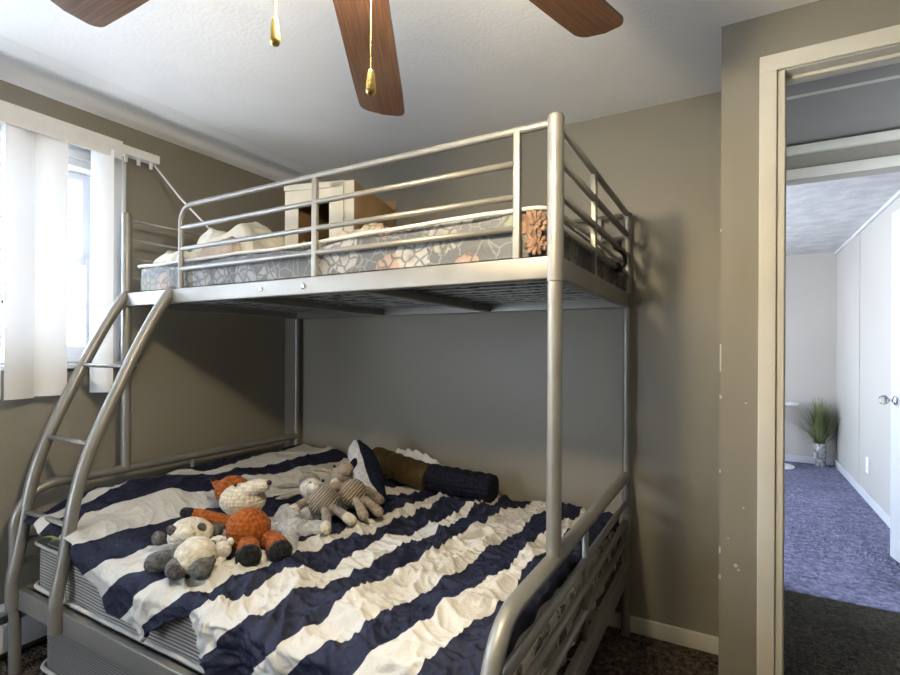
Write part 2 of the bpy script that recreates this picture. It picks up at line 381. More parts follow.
def ridge(p): return (1 - abs(noise.noise(p))) ** 4

# ------------------------------------------------------------------ room shell
XW, YW, H, YD = -2.415, 2.231, 2.188, 1.785
XR2, YFW = 1.35, -1.15
b = BX((XW - .12, YFW - .12, -.1), (XR2 + .12, 1.84, 0)); box(b, (XW - .12, 1.84, -.1), (0.06, YW + .1, 0)); struct('floor', b, 'carpet')
b = BX((0.06, 1.84, -.1), (2.2, 2.985, 0)); struct('floor_hall', b, 'hall_carpet')
b = BX((-1.8, 2.985, -.1), (2.2, 6.6, .004)); struct('floor_far_room', b, 'far_carpet')
# ceiling with a shallow trough along the window wall
prof = [(XW, H), (XW + .045, H + .012), (XW + .09, H + .03), (XW + .15, H + .030), (XW + .21, H + .010), (XW + .26, H - .004), (XW + .36, H + .001), (XW + .6, H), (XR2 + .12, H)]
prof = [(p.x, p.z) for p in spline([(x, 0, z) for x, z in prof], 5)]
b = bmesh.new(); lo = [[b.verts.new((x, y, z)) for x, z in prof] for y in (YFW - .12, YW + .12)]; hi = [[b.verts.new((x, y, H + .12)) for x, z in prof] for y in (YFW - .12, YW + .12)]
for i in range(len(prof) - 1):
    b.faces.new((lo[0][i], lo[1][i], lo[1][i + 1], lo[0][i + 1])); b.faces.new((hi[0][i], hi[0][i + 1], hi[1][i + 1], hi[1][i]))
struct('ceiling', b, 'ceiling', smooth=True)
# left wall with the window opening
WY0, WY1, WZ0, WZ1 = -.95, 1.225, 1.12, 1.97
b = BX((XW - .14, YFW - .12, 0), (XW, WY0, H + .12)); box(b, (XW - .14, WY1, 0), (XW, YW + .12, H + .12))
box(b, (XW - .14, WY0, 0), (XW, WY1, WZ0)); box(b, (XW - .14, WY0, WZ1), (XW, WY1, H + .12)); struct('wall_left', b, 'wall')
struct('wall_back', BX((XW - .14, YW, 0), (-.035, YW + .12, H + .12)), 'wall')
# door wall (in front of the back wall's plane), with the doorway
DX0, DX1, DZ = .131, .90, 2.006
b = BX((-.035, YD, 0), (DX0 - .02, YD + .105, H + .12)); box(b, (DX1 + .02, YD, 0), (XR2 + .12, YD + .105, H + .12)); box(b, (DX0 - .02, YD, DZ + .02), (DX1 + .02, YD + .105, H + .12))
box(b, (-.035, YD + .105, 0), (.05, YW + .12, H + .12)); struct('wall_door_side', b, 'wall')
struct('wall_right', BX((XR2, YFW - .12, 0), (XR2 + .12, YD, H + .12)), 'wall')
fx0, fx1, fz0, fz1 = -2.3, -1.6, .45, 1.35  # opening for the added fill window
b = BX((XW, YFW - .12, 0), (fx0, YFW, H + .12)); box(b, (fx1, YFW - .12, 0), (XR2, YFW, H + .12)); box(b, (fx0, YFW - .12, 0), (fx1, YFW, fz0)); box(b, (fx0, YFW - .12, fz1), (fx1, YFW, H + .12))
struct('wall_front', b, 'wall')
# baseboards
struct('baseboard_back', BX((-2.40, YW - .014, 0), (-.036, YW, .066), .004), 'trim', smooth=True, auto=40)
struct('baseboard_door_side', BX((-.035, YD - .014, 0), (.066, YD, .066), .004), 'trim', smooth=True, auto=40)
# door casing and jamb
b = BX((.066, YD - .016, 0), (.110, YD, 2.054), .003); struct('trim_1', b, 'trim', smooth=True, auto=40)
b = BX((.066, YD - .018, 2.008), (DX1 + .065, YD - .001, 2.056), .003); struct('trim_2', b, 'trim', smooth=True, auto=40)
b = BX((DX1 + .021, YD - .016, 0), (DX1 + .065, YD, 2.007), .003); struct('trim_3', b, 'trim', smooth=True, auto=40)
b = BX((.111, YD - .006, 0), (.131, YD + .105, DZ + .02), .002); box(b, (.131, YD - .006, DZ), (DX1, YD + .105, DZ + .02), .002); box(b, (DX1, YD - .006, 0), (DX1 + .02, YD + .105, DZ + .02), .002)
box(b, (.131, YD + .04, 0), (.138, YD + .075, DZ), .001); box(b, (.131, YD + .04, DZ - .01), (DX1, YD + .075, DZ), .001)
struct('trim_4', b, 'trim', smooth=True, auto=40)
# hall beyond
HY = 2.98
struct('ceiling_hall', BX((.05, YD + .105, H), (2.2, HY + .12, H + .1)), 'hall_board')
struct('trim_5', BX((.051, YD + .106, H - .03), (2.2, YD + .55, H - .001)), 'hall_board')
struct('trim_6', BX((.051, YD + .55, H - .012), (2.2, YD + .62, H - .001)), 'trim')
struct('wall_hall_left', BX((.0, YD + .105, 0), (.05, HY, H)), 'wall')
struct('wall_hall_right', BX((2.2, YD, 0), (2.3, HY + .12, H)), 'wall')
OX0, OX1, OZ = .17, .90, 2.02
b = BX((-1.8, HY, 0), (OX0, HY + .11, H + .1)); box(b, (OX1 + .02, HY, 0), (2.2, HY + .11, H + .1)); box(b, (OX0, HY, OZ), (OX1 + .02, HY + .11, H + .1)); struct('wall_header', b, 'wall')
struct('trim_7', BX((.051, HY - .03, H - .055), (2.2, HY - .001, H - .014), .004), 'trim', smooth=True, auto=40)
b = BX((OX0 - .05, HY - .016, OZ - .003), (OX1 + .07, HY - .001, OZ + .044), .003); box(b, (OX0 - .05, HY - .016, .001), (OX0 - .005, HY - .001, OZ)); box(b, (OX1 + .025, HY - .016, .001), (OX1 + .07, HY - .001, OZ)); struct('trim_8', b, 'trim', smooth=True, auto=40)
# far room
FY, FX = 6.474, .93
struct('wall_far_back', BX((-1.8, FY, 0), (FX + .1, FY + .1, 2.5)), 'far_back')
b = BX((FX, HY + .11, 0), (FX + .1, FY, 2.5)); struct('wall_far_right', b, 'far_wall')
b = bmesh.new()
for yy in (3.9, 5.4): box(b, (FX - .004, yy - .012, .075), (FX, yy + .012, 2.19))
struct('trim_9', b, 'far_wall')
b = BX((-1.7, HY + .11, 0), (-1.6, 3.4, 2.5)); box(b, (-1.7, 5.6, 0), (-1.6, FY, 2.5)); box(b, (-1.7, 3.4, 0), (-1.6, 5.6, .5)); box(b, (-1.7, 3.4, 2.05), (-1.6, 5.6, 2.5)); struct('wall_far_left', b, 'far_back')
struct('ceiling_far_room', BX((-1.8, HY + .11, 2.2), (FX + .1, FY + .1, 2.32)), 'far_ceiling')
struct('baseboard_far_back', BX((-1.6, FY - .016, .004), (FX - .017, FY, .075), .004), 'white_trim', smooth=True, auto=40)
struct('baseboard_far_right', BX((FX - .016, HY + .12, .004), (FX, FY, .075), .004), 'white_trim', smooth=True, auto=40)
b = BX((FX - .02, HY + .12, 2.175), (FX, FY, 2.2), .004); struct('trim_10', b, 'white_trim')

# windows: frame, sashes, panes
def window(name, cxs, y0, y1, z0, z1, axis='x', inner=1, muntins=True):
    """axis x: window in a wall of constant x (cxs = inner wall face, outer beyond); inner = direction into room"""
    def P(d, t, z): return (cxs - inner * d, t, z) if axis == 'x' else (t, cxs - inner * d, z)
    root = struct(name, box(bmesh.new(), P(.0, y0, z0), P(.12, y0 + .03, z1)), 'white_trim')
    bm = bmesh.new()
    box(bm, P(.0, y1 - .03, z0), P(.12, y1, z1)); box(bm, P(.0, y0, z1 - .03), P(.12, y1, z1)); box(bm, P(.0, y0, z0), P(.12, y1, z0 + .02)); part('window_frame', bm, 'white_trim', root, smooth=False)
    c = .075; bm = bmesh.new()
    box(bm, P(-.02, y0 - .055, z0 - .008), P(0, y0, z1 + .06), .004); box(bm, P(-.02, y1, z0 - .008), P(0, y1 + .052, z1 + .06), .004)
    box(bm, P(-.026, y1 + .036, z0 - .008), P(-.0, y1 + .052, z1 + .06), .004)
    box(bm, P(-.02, y0, z1), P(0, y1, z1 + .06), .004); part('window_casing', bm, 'white_trim', root, smooth=True, auto=40)
    part('window_sill', box(bmesh.new(), P(-.04, y0 - .07, z0 - .028), P(.06, y1 + .10, z0 - .008), .004), 'white_trim', root, smooth=True, auto=40)
    zm = (z0 + z1) / 2 + .005
    for k, (a, bq, d) in enumerate(((z0 + .02, zm + .02, .05), (zm - .02, z1 - .03, .085))):
        bm = bmesh.new(); s = .045
        box(bm, P(d, y0 + .03, a), P(d + .03, y0 + .03 + s, bq), .004); box(bm, P(d, y1 - .03 - s, a), P(d + .03, y1 - .03, bq), .004)
        box(bm, P(d, y0 + .03 + s, a), P(d + .03, y1 - .03 - s, a + s), .004); box(bm, P(d, y0 + .03 + s, bq - s + .01), P(d + .03, y1 - .03 - s, bq), .004)
        if muntins:
            n = 7 if axis == 'x' else 3
            for i in range(1, n):
                t = y0 + .075 + (y1 - y0 - .15) * i / n; box(bm, P(d + .008, t - .007, a + s), P(d + .022, t + .007, bq - s))
            zz = (a + bq) / 2; box(bm, P(d + .008, y0 + .075, zz - .007), P(d + .022, y1 - .075, zz + .007))
        so = part('sash', bm, 'white_trim', root, smooth=True, auto=40)
        part('pane', box(bmesh.new(), P(d + .013, y0 + .07, a + s), P(d + .017, y1 - .07, bq - s + .01)), 'glass', so, smooth=False)
    return root
window('window_1', XW, WY0, WY1, WZ0, WZ1)
window('added_fill_window', YFW, fx0, fx1, fz0, fz1, 'y')  # unseen window behind the camera, added to bring in bluish fill light
window('window_3', -1.6, 3.4, 5.6, .5, 2.05, 'x', 1, False)

# second doorway's open door with a glass knob
hx, hy, ex, ey = .905, 3.10, .806, 3.76
d = Vector((ex - hx, ey - hy, 0)); L = d.length; u = d.normalized(); nv = Vector((u.y, -u.x, 0)) * -1
mt3 = Matrix((u, Vector((-u.y, u.x, 0)), Vector((0, 0, 1)))).transposed()
b = bmesh.new(); obox(b, Vector((hx, hy, 0)) + u * L / 2 + Vector((.0, 0, .992)), (L, .035, 1.96), mt3, .003)
door = struct('door_1', b, 'white_panel', smooth=True, auto=40)
lft = Vector((-u.y, u.x, 0))
if lft.x > 0: lft = -lft
kp = Vector((ex, ey, .905)) - u * .06
b = bmesh.new(); lathe(b, [(.026, .016), (.026, .022), (.018, .026), (.009, .03), (.009, .05), (.012, .052)], kp, 20, lft)
hd = part('door_handle', b, 'chrome', door, 'chrome rosette and stem')
b = bmesh.new(); lathe(b, [(.012, .051), (.022, .056), (.027, .066), (.026, .078), (.02, .088), (.004, .09)], kp, 8, lft); part('door_knob', b, 'knob_glass', hd, 'faceted clear glass knob', smooth=False)

# ------------------------------------------------------------------ vertical blind
BXc = -2.335
bl = thing('vertical_blind', 'white vertical blind with stiff vanes covering the window at left', 'blind', (BXc, .6, .99))
b = BX((BXc + .022, -.98, 1.993), (BXc + .028, 1.218, 2.071), .002); part('valance', b, 'white_plastic', bl, smooth=True, auto=40)
b = BX((BXc - .022, -.98, 2.026), (BXc + .020, 1.385, 2.064), .003); part('headrail', b, 'white_plastic', bl, smooth=True, auto=40)
for yy in (-.8, .1, 1.1): part('bracket', BX((XW, yy - .015, 2.03), (BXc - .02, yy + .015, 2.06)), 'white_plastic', bl, smooth=False)
def vane(yc, ang, z0=.99, w=.092):
    bm = bmesh.new(); n = 9; a = R(ang); top, bot = [], []
    for s in (0, .0012):
        for k in range(n):
            t = (k / (n - 1) - .5) * w; q = .009 * (1 - (2 * k / (n - 1) - 1) ** 2) + s
            p = (BXc + t * math.sin(a) + q * math.cos(a), yc + t * math.cos(a) - q * math.sin(a))
            top.append(bm.verts.new((*p, 2.020))); bot.append(bm.verts.new((*p, z0)))
    for o in (0, n):
        for k in range(n - 1): bm.faces.new((bot[o + k], bot[o + k + 1], top[o + k + 1], top[o + k]) if o else (bot[k + 1], bot[k], top[k], top[k + 1]))
    for k in (0, n - 1): bm.faces.new((bot[k], bot[n + k], top[n + k], top[k]))
    for k in range(n - 1): bm.faces.new((bot[k], bot[k + 1], bot[n + k + 1], bot[n + k])); bm.faces.new((top[k], top[n + k], top[n + k + 1], top[k + 1]))
    part('vane', bm, 'vane', bl, smooth=True, auto=50)
for k in range(17): vane(-.93 + .1 * k, 78 + 4 * math.sin(k * 2.3))
vane(.765, 20)
vane(.868, -16, .985, .106); vane(.968, 14, .99, .104); vane(1.151, 48, .99, .088)
for yy in (1.245, 1.30, 1.355):
    part('carrier', BX((BXc - .006, yy - .006, 1.998), (BXc + .006, yy + .006, 2.03), .002), 'white_plastic', bl, smooth=True)
b = TB([(BXc, 1.372, 2.020), (-2.22, 1.42, 1.87), (-2.10, 1.47, 1.74), (-2.03, 1.50, 1.66)], .0045, 8); part('wand', b, 'white_plastic', bl)

# baseboard heater
ht = thing('baseboard_heater', 'white metal baseboard heater low along the left wall behind the ladder', 'heater', (XW + .035, .4, 0))
part('back_panel', BX((XW, -1.0, .02), (XW + .008, 1.9, .205)), 'heater', ht, smooth=False)
part('top_cap', BX((XW + .008, -1.0, .180), (XW + .062, 1.9, .205), .006), 'heater', ht, auto=40)
part('front_panel', BX((XW + .055, -1.0, .045), (XW + .062, 1.9, .150), .002), 'heater', ht, auto=40)
b = bmesh.new()
for k in range(70): box(b, (XW + .01, -.95 + k * .04, .05), (XW + .05, -.948 + k * .04, .14))
part('heating_fins', b, 'dark', ht, smooth=False)
part('foot', BX((XW + .008, 1.86, 0), (XW + .06, 1.9, .18)), 'heater', ht, smooth=False)
part('foot', BX((XW + .008, -1.0, 0), (XW + .06, -.96, .18)), 'heater', ht, smooth=False)

# ------------------------------------------------------------------ bunk bed
XL, XR, YF, YB, YE = -2.271, -.384, 1.217, 2.190, .835
bed = thing('bunk_bed', 'silver metal bunk bed with curved ladder, single bunk above a wider double', 'bunk bed', ((XL + XR) / 2, 1.5, 0))
pr = .0195
b = TB([(XR, YF, .66), (XR, YF, 1.348)], pr - .001, 20); tube(b, [(XR, YF, 1.349), (XR, YF, 1.754)], pr + .001, 20, 'flat'); lathe(b, [(pr + .001, 1.753), (pr - .002, 1.760), (.002, 1.763)], (XR, YF, 0), 20); part('post', b, 'metal', bed, auto=50)
b = TB([(XL, YF, .655), (XL, YF, 1.75)], pr, 20); lathe(b, [(pr, 1.749), (pr - .004, 1.757), (.002, 1.759)], (XL, YF, 0), 20); part('post', b, 'metal', bed, auto=50)
for x in (XL, XR):
    b = TB([(x, YB, 0), (x, YB, .66)], .018, 18); tube(b, [(x, YB, .64), (x, YB, 1.745)], .0165, 18); lathe(b, [(.0165, 1.744), (.012, 1.752), (.002, 1.754)], (x, YB, 0), 18); part('post', b, 'metal', bed, auto=50)
    # lower end: bent top tube that turns down into the front leg
    pts = fillet([(x, YB, .66), (x, .91, .662), (x, YE, .58), (x, YE, 0)], [.09, .09], 9)
    er = part('end_rail', TB(pts, 0.0195 if x == XR else .0185, 20), 'metal', bed, auto=50)
    for z in (.548, .470, .395):
        part('crossbar', TB([(x, YB - .01, z), (x, YE + .01, z)], .0115, 12), 'metal', er)
    part('spindle', TB([(x, 1.525, .31), (x, 1.525, .655)], .0105, 12), 'metal', er)
def frame_side(bm, a, b_, th, z0, z1):
    a = Vector(a); b_ = Vector(b_)
    if abs(a.x - b_.x) < 1e-4: box(bm, (a.x - th / 2, a.y, z0), (a.x + th / 2, b_.y, z1), .005)
    else: box(bm, (a.x, a.y - th / 2, z0), (b_.x, a.y + th / 2, z1), .005)
def bedframe(y0, y1, z0, z1):
    for a, b_ in (((XL + .01, y0), (XR - .01, y0)), ((XL + .01, y1), (XR - .01, y1)), ((XL, y0), (XL, y1)), ((XR, y0), (XR, y1))):
        bm = bmesh.new(); frame_side(bm, (*a, 0), (*b_, 0), .026, z0, z1); s = part('side_rail', bm, 'metal', bed, auto=40)
        if y0 == YF and a[1] == y0 and b_[1] == y0:
            for bx_ in (-1.42, -1.22):
                bm = bmesh.new(); lathe(bm, [(.009, 0), (.009, .003), (.006, .005), (.001, .005)], (bx_, y0 - .013, (z0 + z1) / 2), 14, (0, -1, 0)); part('bolt', bm, 'chrome', s, auto=40)
bedframe(YF, YB, 1.355, 1.412)
bedframe(.848, YB, .230, .302)
# wire decks
def deck(z, y0, y1, pitch):
    bm = bmesh.new(); x = XL + .03
    while x < XR - .02:
        box(bm, (x, y0, z), (x + .0035, y1, z + .0035)); x += pitch
    y = y0 + .02
    while y < y1:
        box(bm, (XL + .015, y, z - .003), (XR - .015, y + .0035, z + .0005)); y += .08
    return bm
part('wire_deck', deck(1.390, YF + .01, YB - .01, .15), 'wire', bed, 'grey steel wire mesh under the upper mattress', smooth=False)
part('wire_deck', deck(.290, .86, YB - .01, .08), 'wire', bed, 'grey steel wire mesh under the lower mattress', smooth=False)
for xx in (-1.64, -1.02):
    part('cross_brace', BX((xx - .02, YF + .01, 1.358), (xx + .02, YB - .01, 1.385), .003), 'metal', bed, auto=40)
# front guard rail: bent frame, crossbars, spindles
gx0 = -1.892
g = part('guard_rail', TB(fillet([(gx0, YF, 1.41), (gx0, YF, 1.735), (XR, YF, 1.741)], .075, 9), .0098, 14), 'metal', bed, auto=50)
for z0_, z1_ in ((1.650, 1.657), (1.567, 1.571), (1.489, 1.490)):
    part('crossbar', TB([(gx0, YF, z0_), (-.485, YF, z1_)], .0088, 12), 'metal', g)
for xx in (-1.184, -.485):
    b = BX((xx - .0095, YF - .0085, 1.41), (xx + .0095, YF + .0085, 1.738), .004); part('spindle', b, 'metal', g, auto=40)
# right end guard
g = part('guard_rail', TB([(XR, YF, 1.741), (XR, YB, 1.741)], .0105, 14), 'metal', bed)
for z in (1.657, 1.573, 1.492): part('crossbar', TB([(XR, YF, z), (XR, YB, z)], .0105, 12), 'metal', g)
part('spindle', BX((XR - .0095, 1.60, 1.41), (XR + .0095, 1.619, 1.738), .004), 'metal', g, auto=40)
# left end: thin bars
g = part('guard_rail', TB([(XL, YF, 1.729), (XL, YB, 1.729)], .0062, 10), 'metal', bed)
for z in (1.644, 1.562, 1.480): part('crossbar', TB([(XL, YF, z), (XL, YB, z)], .0062, 10), 'metal', g)
# back guard
g = part('guard_rail', TB([(XL, YB, 1.739), (XR, YB, 1.739)], .0098, 12), 'metal', bed)
for z in (1.645, 1.56): part('crossbar', TB([(XL, YB, z), (XR, YB, z)], .0088, 12), 'metal', g)
for xx in (-1.9, -1.2, -.50): part('spindle', BX((xx - .012, YB - .009, 1.41), (xx + .012, YB + .009, 1.735), .003), 'metal', g, auto=40)
# ladder
LP = [(1.222, 1.418), (1.205, 1.400), (1.144, 1.299), (1.075, 1.165), (1.020, 1.046), (.961, .916), (.922, .82), (.892, .726), (.872, .633), (.858, .537), (.842, .44), (.824, .337), (.824, .238)]
lx = (-2.262, -1.945)
rails = []
for i, x in enumerate(lx):
    pts = spline([(x, y, z) for y, z in LP], 5); n = len(pts)
    rr = [.0205 * (.45 + .55 * sst(0, 7, k)) for k in range(n)]
    rails.append(pts)
bm = bmesh.new()
for pts in rails: tube(bm, pts, rr, 18)
lad = part('ladder', bm, 'metal', bed, auto=50)
for z in (1.11, .842, .578):
    y = interp(z, [(b_, a) for a, b_ in LP][::-1])
    bm = TB([(lx[0], y, z), (lx[1], y, z)], .0135, 14, sq=.62, ref=(0, 0, 1)); part('rung', bm, 'metal', lad)

# ------------------------------------------------------------------ mattresses
def mattress_bm(x0, x1, y0, y1, z0, z1, bev, sag=0, amp=.006, nx=90, ny=44):
    """rounded slab with rippled faces"""
    bm = bmesh.new(); box(bm, (x0, y0, z0), (x1, y1, z1))
    bmesh.ops.bevel(bm, geom=[e for e in bm.edges if abs(e.verts[0].co.z - e.verts[1].co.z) > 1e-4], offset=.05, segments=6, affect='EDGES')
    bmesh.ops.bevel(bm, geom=[e for e in bm.edges if abs(e.verts[0].co.z - e.verts[1].co.z) < 1e-5 and len(e.link_faces) == 2 and abs(e.link_faces[0].normal.z - e.link_faces[1].normal.z) > .5], offset=bev, segments=3, affect='EDGES')
    for ax, n, a, c in ((0, nx, x0, x1), (1, ny, y0, y1), (2, 6, z0, z1)):
        for k in range(1, n):
            co = [0, 0, 0]; no = [0, 0, 0]; co[ax] = a + (c - a) * k / n; no[ax] = 1
            bmesh.ops.bisect_plane(bm, geom=bm.verts[:] + bm.edges[:] + bm.faces[:], plane_co=co, plane_no=no)
    return bm
um = thing('mattress', 'grey floral single mattress on the upper bunk', 'mattress', (-1.3, 1.7, 1.396))
b = mattress_bm(-2.238, -.408, 1.236, 2.165, 1.397, 1.532, .022, nx=70, ny=30)
for v in b.verts:
    p = v.co; e = min(abs(p.y - 1.236), .1) / .1
    top = sst(1.44, 1.53, p.z)
    v.co.z += top * (.012 * fbm(p * 5) + .026 * sst(-1.4, -.55, p.x) * (1 - .45 * abs(p.y - 1.7) / .6))
    if p.z > 1.41 and p.z < 1.52: v.co.y += -.010 * (1 - e) * (.5 + noise.noise(Vector((p.x * 6, 3, p.z * 14))))
part('cover', b, 'floral', um)
def loop_piping(x0, x1, y0, y1, z, r, rc=.05, wob=.004):
    P = []
    for cx_, cy_, a0 in ((x1 - rc, y0 + rc, -90), (x1 - rc, y1 - rc, 0), (x0 + rc, y1 - rc, 90), (x0 + rc, y0 + rc, 180)):
        for k in range(7): a = R(a0 + 15 * k); P.append((cx_ + rc * math.cos(a), cy_ + rc * math.sin(a)))
    P.append(P[0]); out = []
    for (a, b_), (c, d_) in zip(P, P[1:]):
        n = max(1, int(math.hypot(c - a, d_ - b_) / .04))
        for k in range(n):
            t = k / n; x, y = a + (c - a) * t, b_ + (d_ - b_) * t
            out.append((x, y, z + wob * fbm(Vector((x * 5, y * 5, z))) + (.026 * sst(-1.4, -.55, x) * (1 - .45 * abs(y - 1.7) / .6) if z > 1.5 else 0)))
    out.append(out[0]); return out
part('piping', TB(loop_piping(-2.241, -.405, 1.232, 2.168, 1.524, .006), .0065, 8), 'piping', um)
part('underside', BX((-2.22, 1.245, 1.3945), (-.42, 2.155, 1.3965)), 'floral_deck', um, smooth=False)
# peach flower printed on the right front corner
bm = bmesh.new()
def corner_y(x): q = max(0, x + .458); return 1.2335 + q * q / .1 - .008
for fx_, fz_, R_, n in ((-.447, 1.502, .034, 13), (-.440, 1.450, .028, 11)):
    for ring, (ra, rb, rl) in enumerate(((.72, .30, .40), (.40, .22, .30))):
        for k in range(n):
            a = 2 * math.pi * (k + .5 * ring) / n; px_, pz_ = fx_ + R_ * ra * math.cos(a), fz_ + R_ * ra * math.sin(a)
            blob(bm, (px_, corner_y(px_) - .001 * ring, pz_), (R_ * rl, .0014, R_ * rb * .75), (0, -math.degrees(a), 0), .06, 60, 2)
    blob(bm, (fx_, corner_y(fx_) - .002, fz_), (R_ * .2, .003, R_ * .2), sub=2)
part('flower_print', bm, 'flower', um, 'peach flower on the right front corner')

lm = thing('mattress', 'grey ribbed double mattress on the lower bunk under the striped duvet', 'mattress', (-1.3, 1.5, .295))
b = mattress_bm(-2.215, -.425, .868, 2.165, .296, .478, .015, nx=60, ny=40)
for v in b.verts:
    p = v.co
    if p.z > .31 and p.z < .47 and p.y < .95: v.co.y += -.006 * noise.noise(Vector((p.x * 5, 1, p.z * 8)))
part('cover', b, 'ticking', lm)
part('piping', TB(loop_piping(-2.220, -.42, .863, 2.17, .318, .006, wob=.003), .0075, 8), 'piping', lm)
part('piping', TB(loop_piping(-2.220, -.42, .863, 2.17, .472, .006, wob=.003), .005, 8), 'piping', lm)

# second mattress stored under the bed
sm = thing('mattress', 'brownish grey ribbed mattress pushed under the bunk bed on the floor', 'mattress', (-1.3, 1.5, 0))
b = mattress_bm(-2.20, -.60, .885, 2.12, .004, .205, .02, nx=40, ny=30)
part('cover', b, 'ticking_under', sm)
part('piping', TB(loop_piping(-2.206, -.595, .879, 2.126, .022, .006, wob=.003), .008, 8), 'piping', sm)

# floral sheet drooping at the right end
def shf(u, v):
    y = .93 + u * 1.2; z = .492 - v * .185; wv = .006 * math.sin(y * 55 + 2 * noise.noise(Vector((y * 8, 0, 0)))) * v
    return Vector((-.4205 + .010 * min(1, v * 6) + wv * .7, y, z + .004 * noise.noise(Vector((y * 14, v, 0)))))
b = grid(90, 16, shf); o = solo('bed_sheet', b, 'floral_sheet', 'white floral sheet showing through the bars at the right end of the lower bunk', 'sheet')
sd = o.modifiers.new('thickness', 'SOLIDIFY'); sd.thickness = .003

# ------------------------------------------------------------------ duvet
BND = [  # stripe boundaries across the duvet: (distance from the back edge, position along the bed)
    [(0, -2.2), (.33, -2.17), (.62, -2.10), (.70, -2.08), (.77, -2.17), (.85, -2.2), (1.1, -2.2), (1.2, -2.13), (1.4, -2.12)],
    [(0, -1.95), (.27, -1.947), (.54, -1.951), (.73, -2.024), (.88, -2.14), (1.0, -2.16), (1.14, -2.11), (1.3, -2.06), (1.4, -2.05)],
    [(0, -1.84), (.36, -1.855), (.675, -1.89), (.837, -1.88), (1.077, -2.0), (1.228, -2.02), (1.30, -1.97), (1.4, -1.95)],
    [(0, -1.62), (.5, -1.66), (1.07, -1.77), (1.20, -1.804), (1.26, -1.813), (1.292, -1.82), (1.364, -1.893)],
    [(0, -1.42), (.5, -1.47), (.9, -1.56), (1.253, -1.66), (1.344, -1.712), (1.396, -1.811)],
    [(0, -1.27), (.5, -1.275), (.9, -1.33), (1.269, -1.478), (1.348, -1.58), (1.421, -1.675)],
    [(0, -1.14), (.528, -1.15), (.868, -1.212), (1.139, -1.296), (1.278, -1.352), (1.37, -1.49), (1.45, -1.556)],
    [(0, -1.08), (.453, -1.08), (.803, -1.101), (.93, -1.165), (1.143, -1.180), (1.283, -1.235), (1.417, -1.418)],
    [(0, -.95), (.456, -.956), (.742, -1.02), (1.044, -1.036), (1.156, -1.10), (1.257, -1.11), (1.356, -1.25)],
    [(0, -.92), (.261, -.915), (.603, -.894), (.701, -.898), (.944, -.938), (1.126, -.945), (1.27, -1.001), (1.457, -1.188)],
    [(0, -.79), (.23, -.793), (.786, -.80), (.874, -.822), (1.112, -.833), (1.242, -.853), (1.344, -.916), (1.453, -1.019)],
    [(0, -.66), (.251, -.662), (.611, -.668), (.98, -.688), (1.16, -.724), (1.257, -.752), (1.344, -.832), (1.407, -.896)],
    [(0, -.56), (.515, -.56), (.778, -.559), (1.015, -.567), (1.193, -.583), (1.281, -.644), (1.36, -.699), (1.45, -.76)],
    [(0, -.49), (.699, -.493), (.85, -.508), (.98, -.470), (1.106, -.475), (1.256, -.512), (1.345, -.552), (1.45, -.60)],
    [(0, -.362), (1.5, -.362)]]
HEM = [(-2.2, .03), (-2.06, .045), (-1.95, .02), (-1.871, .028), (-1.777, .091), (-1.66, .113), (-1.605, .13), (-1.44, .165), (-1.40, .134), (-1.33, .09), (-1.26, .063), (-1.229, .092), (-1.195, .148), (-1.167, .183), (-1.0, .20), (-.43, .20)]
DX0_, DXR, DYB, DYF = -2.225, -.424, 2.172, .868
def surf(x, y):
    z = .535
    left = sst(-1.62, -2.0, x)
    z += .085 * left * (1 - .50 * sst(1.25, .9, y) * (1 - .75 * sst(-1.98, -2.12, x))) * (1 - .1 * sst(-2.14, -2.22, x))
    z -= .045 * sst(1.75, 2.1, y) * (1 - left)
    z += .045 * sst(-.78, -.5, x) * sst(1.75, 1.2, y)
    z -= .022 * sst(.98, .87, y)
    z -= .02 * sst(-2.10, -2.22, x) * sst(1.0, .9, y)
    return z
def wr(x, y):
    p = Vector((x, y, 0)); q = Vector((x * 1.0 + .25 * y, y, 0))
    wq = q + Vector((.06 * noise.noise(p * 5), .06 * noise.noise(p * 5 + Vector((7, 0, 0))), 0))
    right = sst(-1.75, -1.2, x)
    z = .014 * fbm(p * 4.5, 2)
    z += .026 * (.45 + .55 * right) * (ridge(Vector((wq.x * 5.5, wq.y * 3.2, 1))) - .35)
    z += .017 * (.3 + .7 * right) * (ridge(Vector((wq.x * 6 + wq.y * 4, wq.y * 11 - wq.x * 5, 4))) - .35)
    z += .0115 * (.22 + .75 * right) * (ridge(Vector((wq.x * 15 + 3, wq.y * 22, 9))) - .35)
    z += .0050 * right * (ridge(Vector((wq.x * 30 + 5 * wq.y, wq.y * 42, 21))) - .35)
    z += .006 * (ridge(Vector((wq.x * 3 - wq.y * 9, wq.y * 4 + wq.x * 2, 15))) - .3)
    return z
NSX, NSY = 460, 360
SL = (DXR - DX0_) + .135
def prof_pt(a, F, r=.03):
    """distance along -> (run, drop)"""
    if a <= F: return a, 0.0
    e = a - F; ang = min(e / r, math.pi / 2)
    run = F + r * math.sin(ang); drop = r * (1 - math.cos(ang))
    if e > r * math.pi / 2: drop += e - r * math.pi / 2
    return run, drop
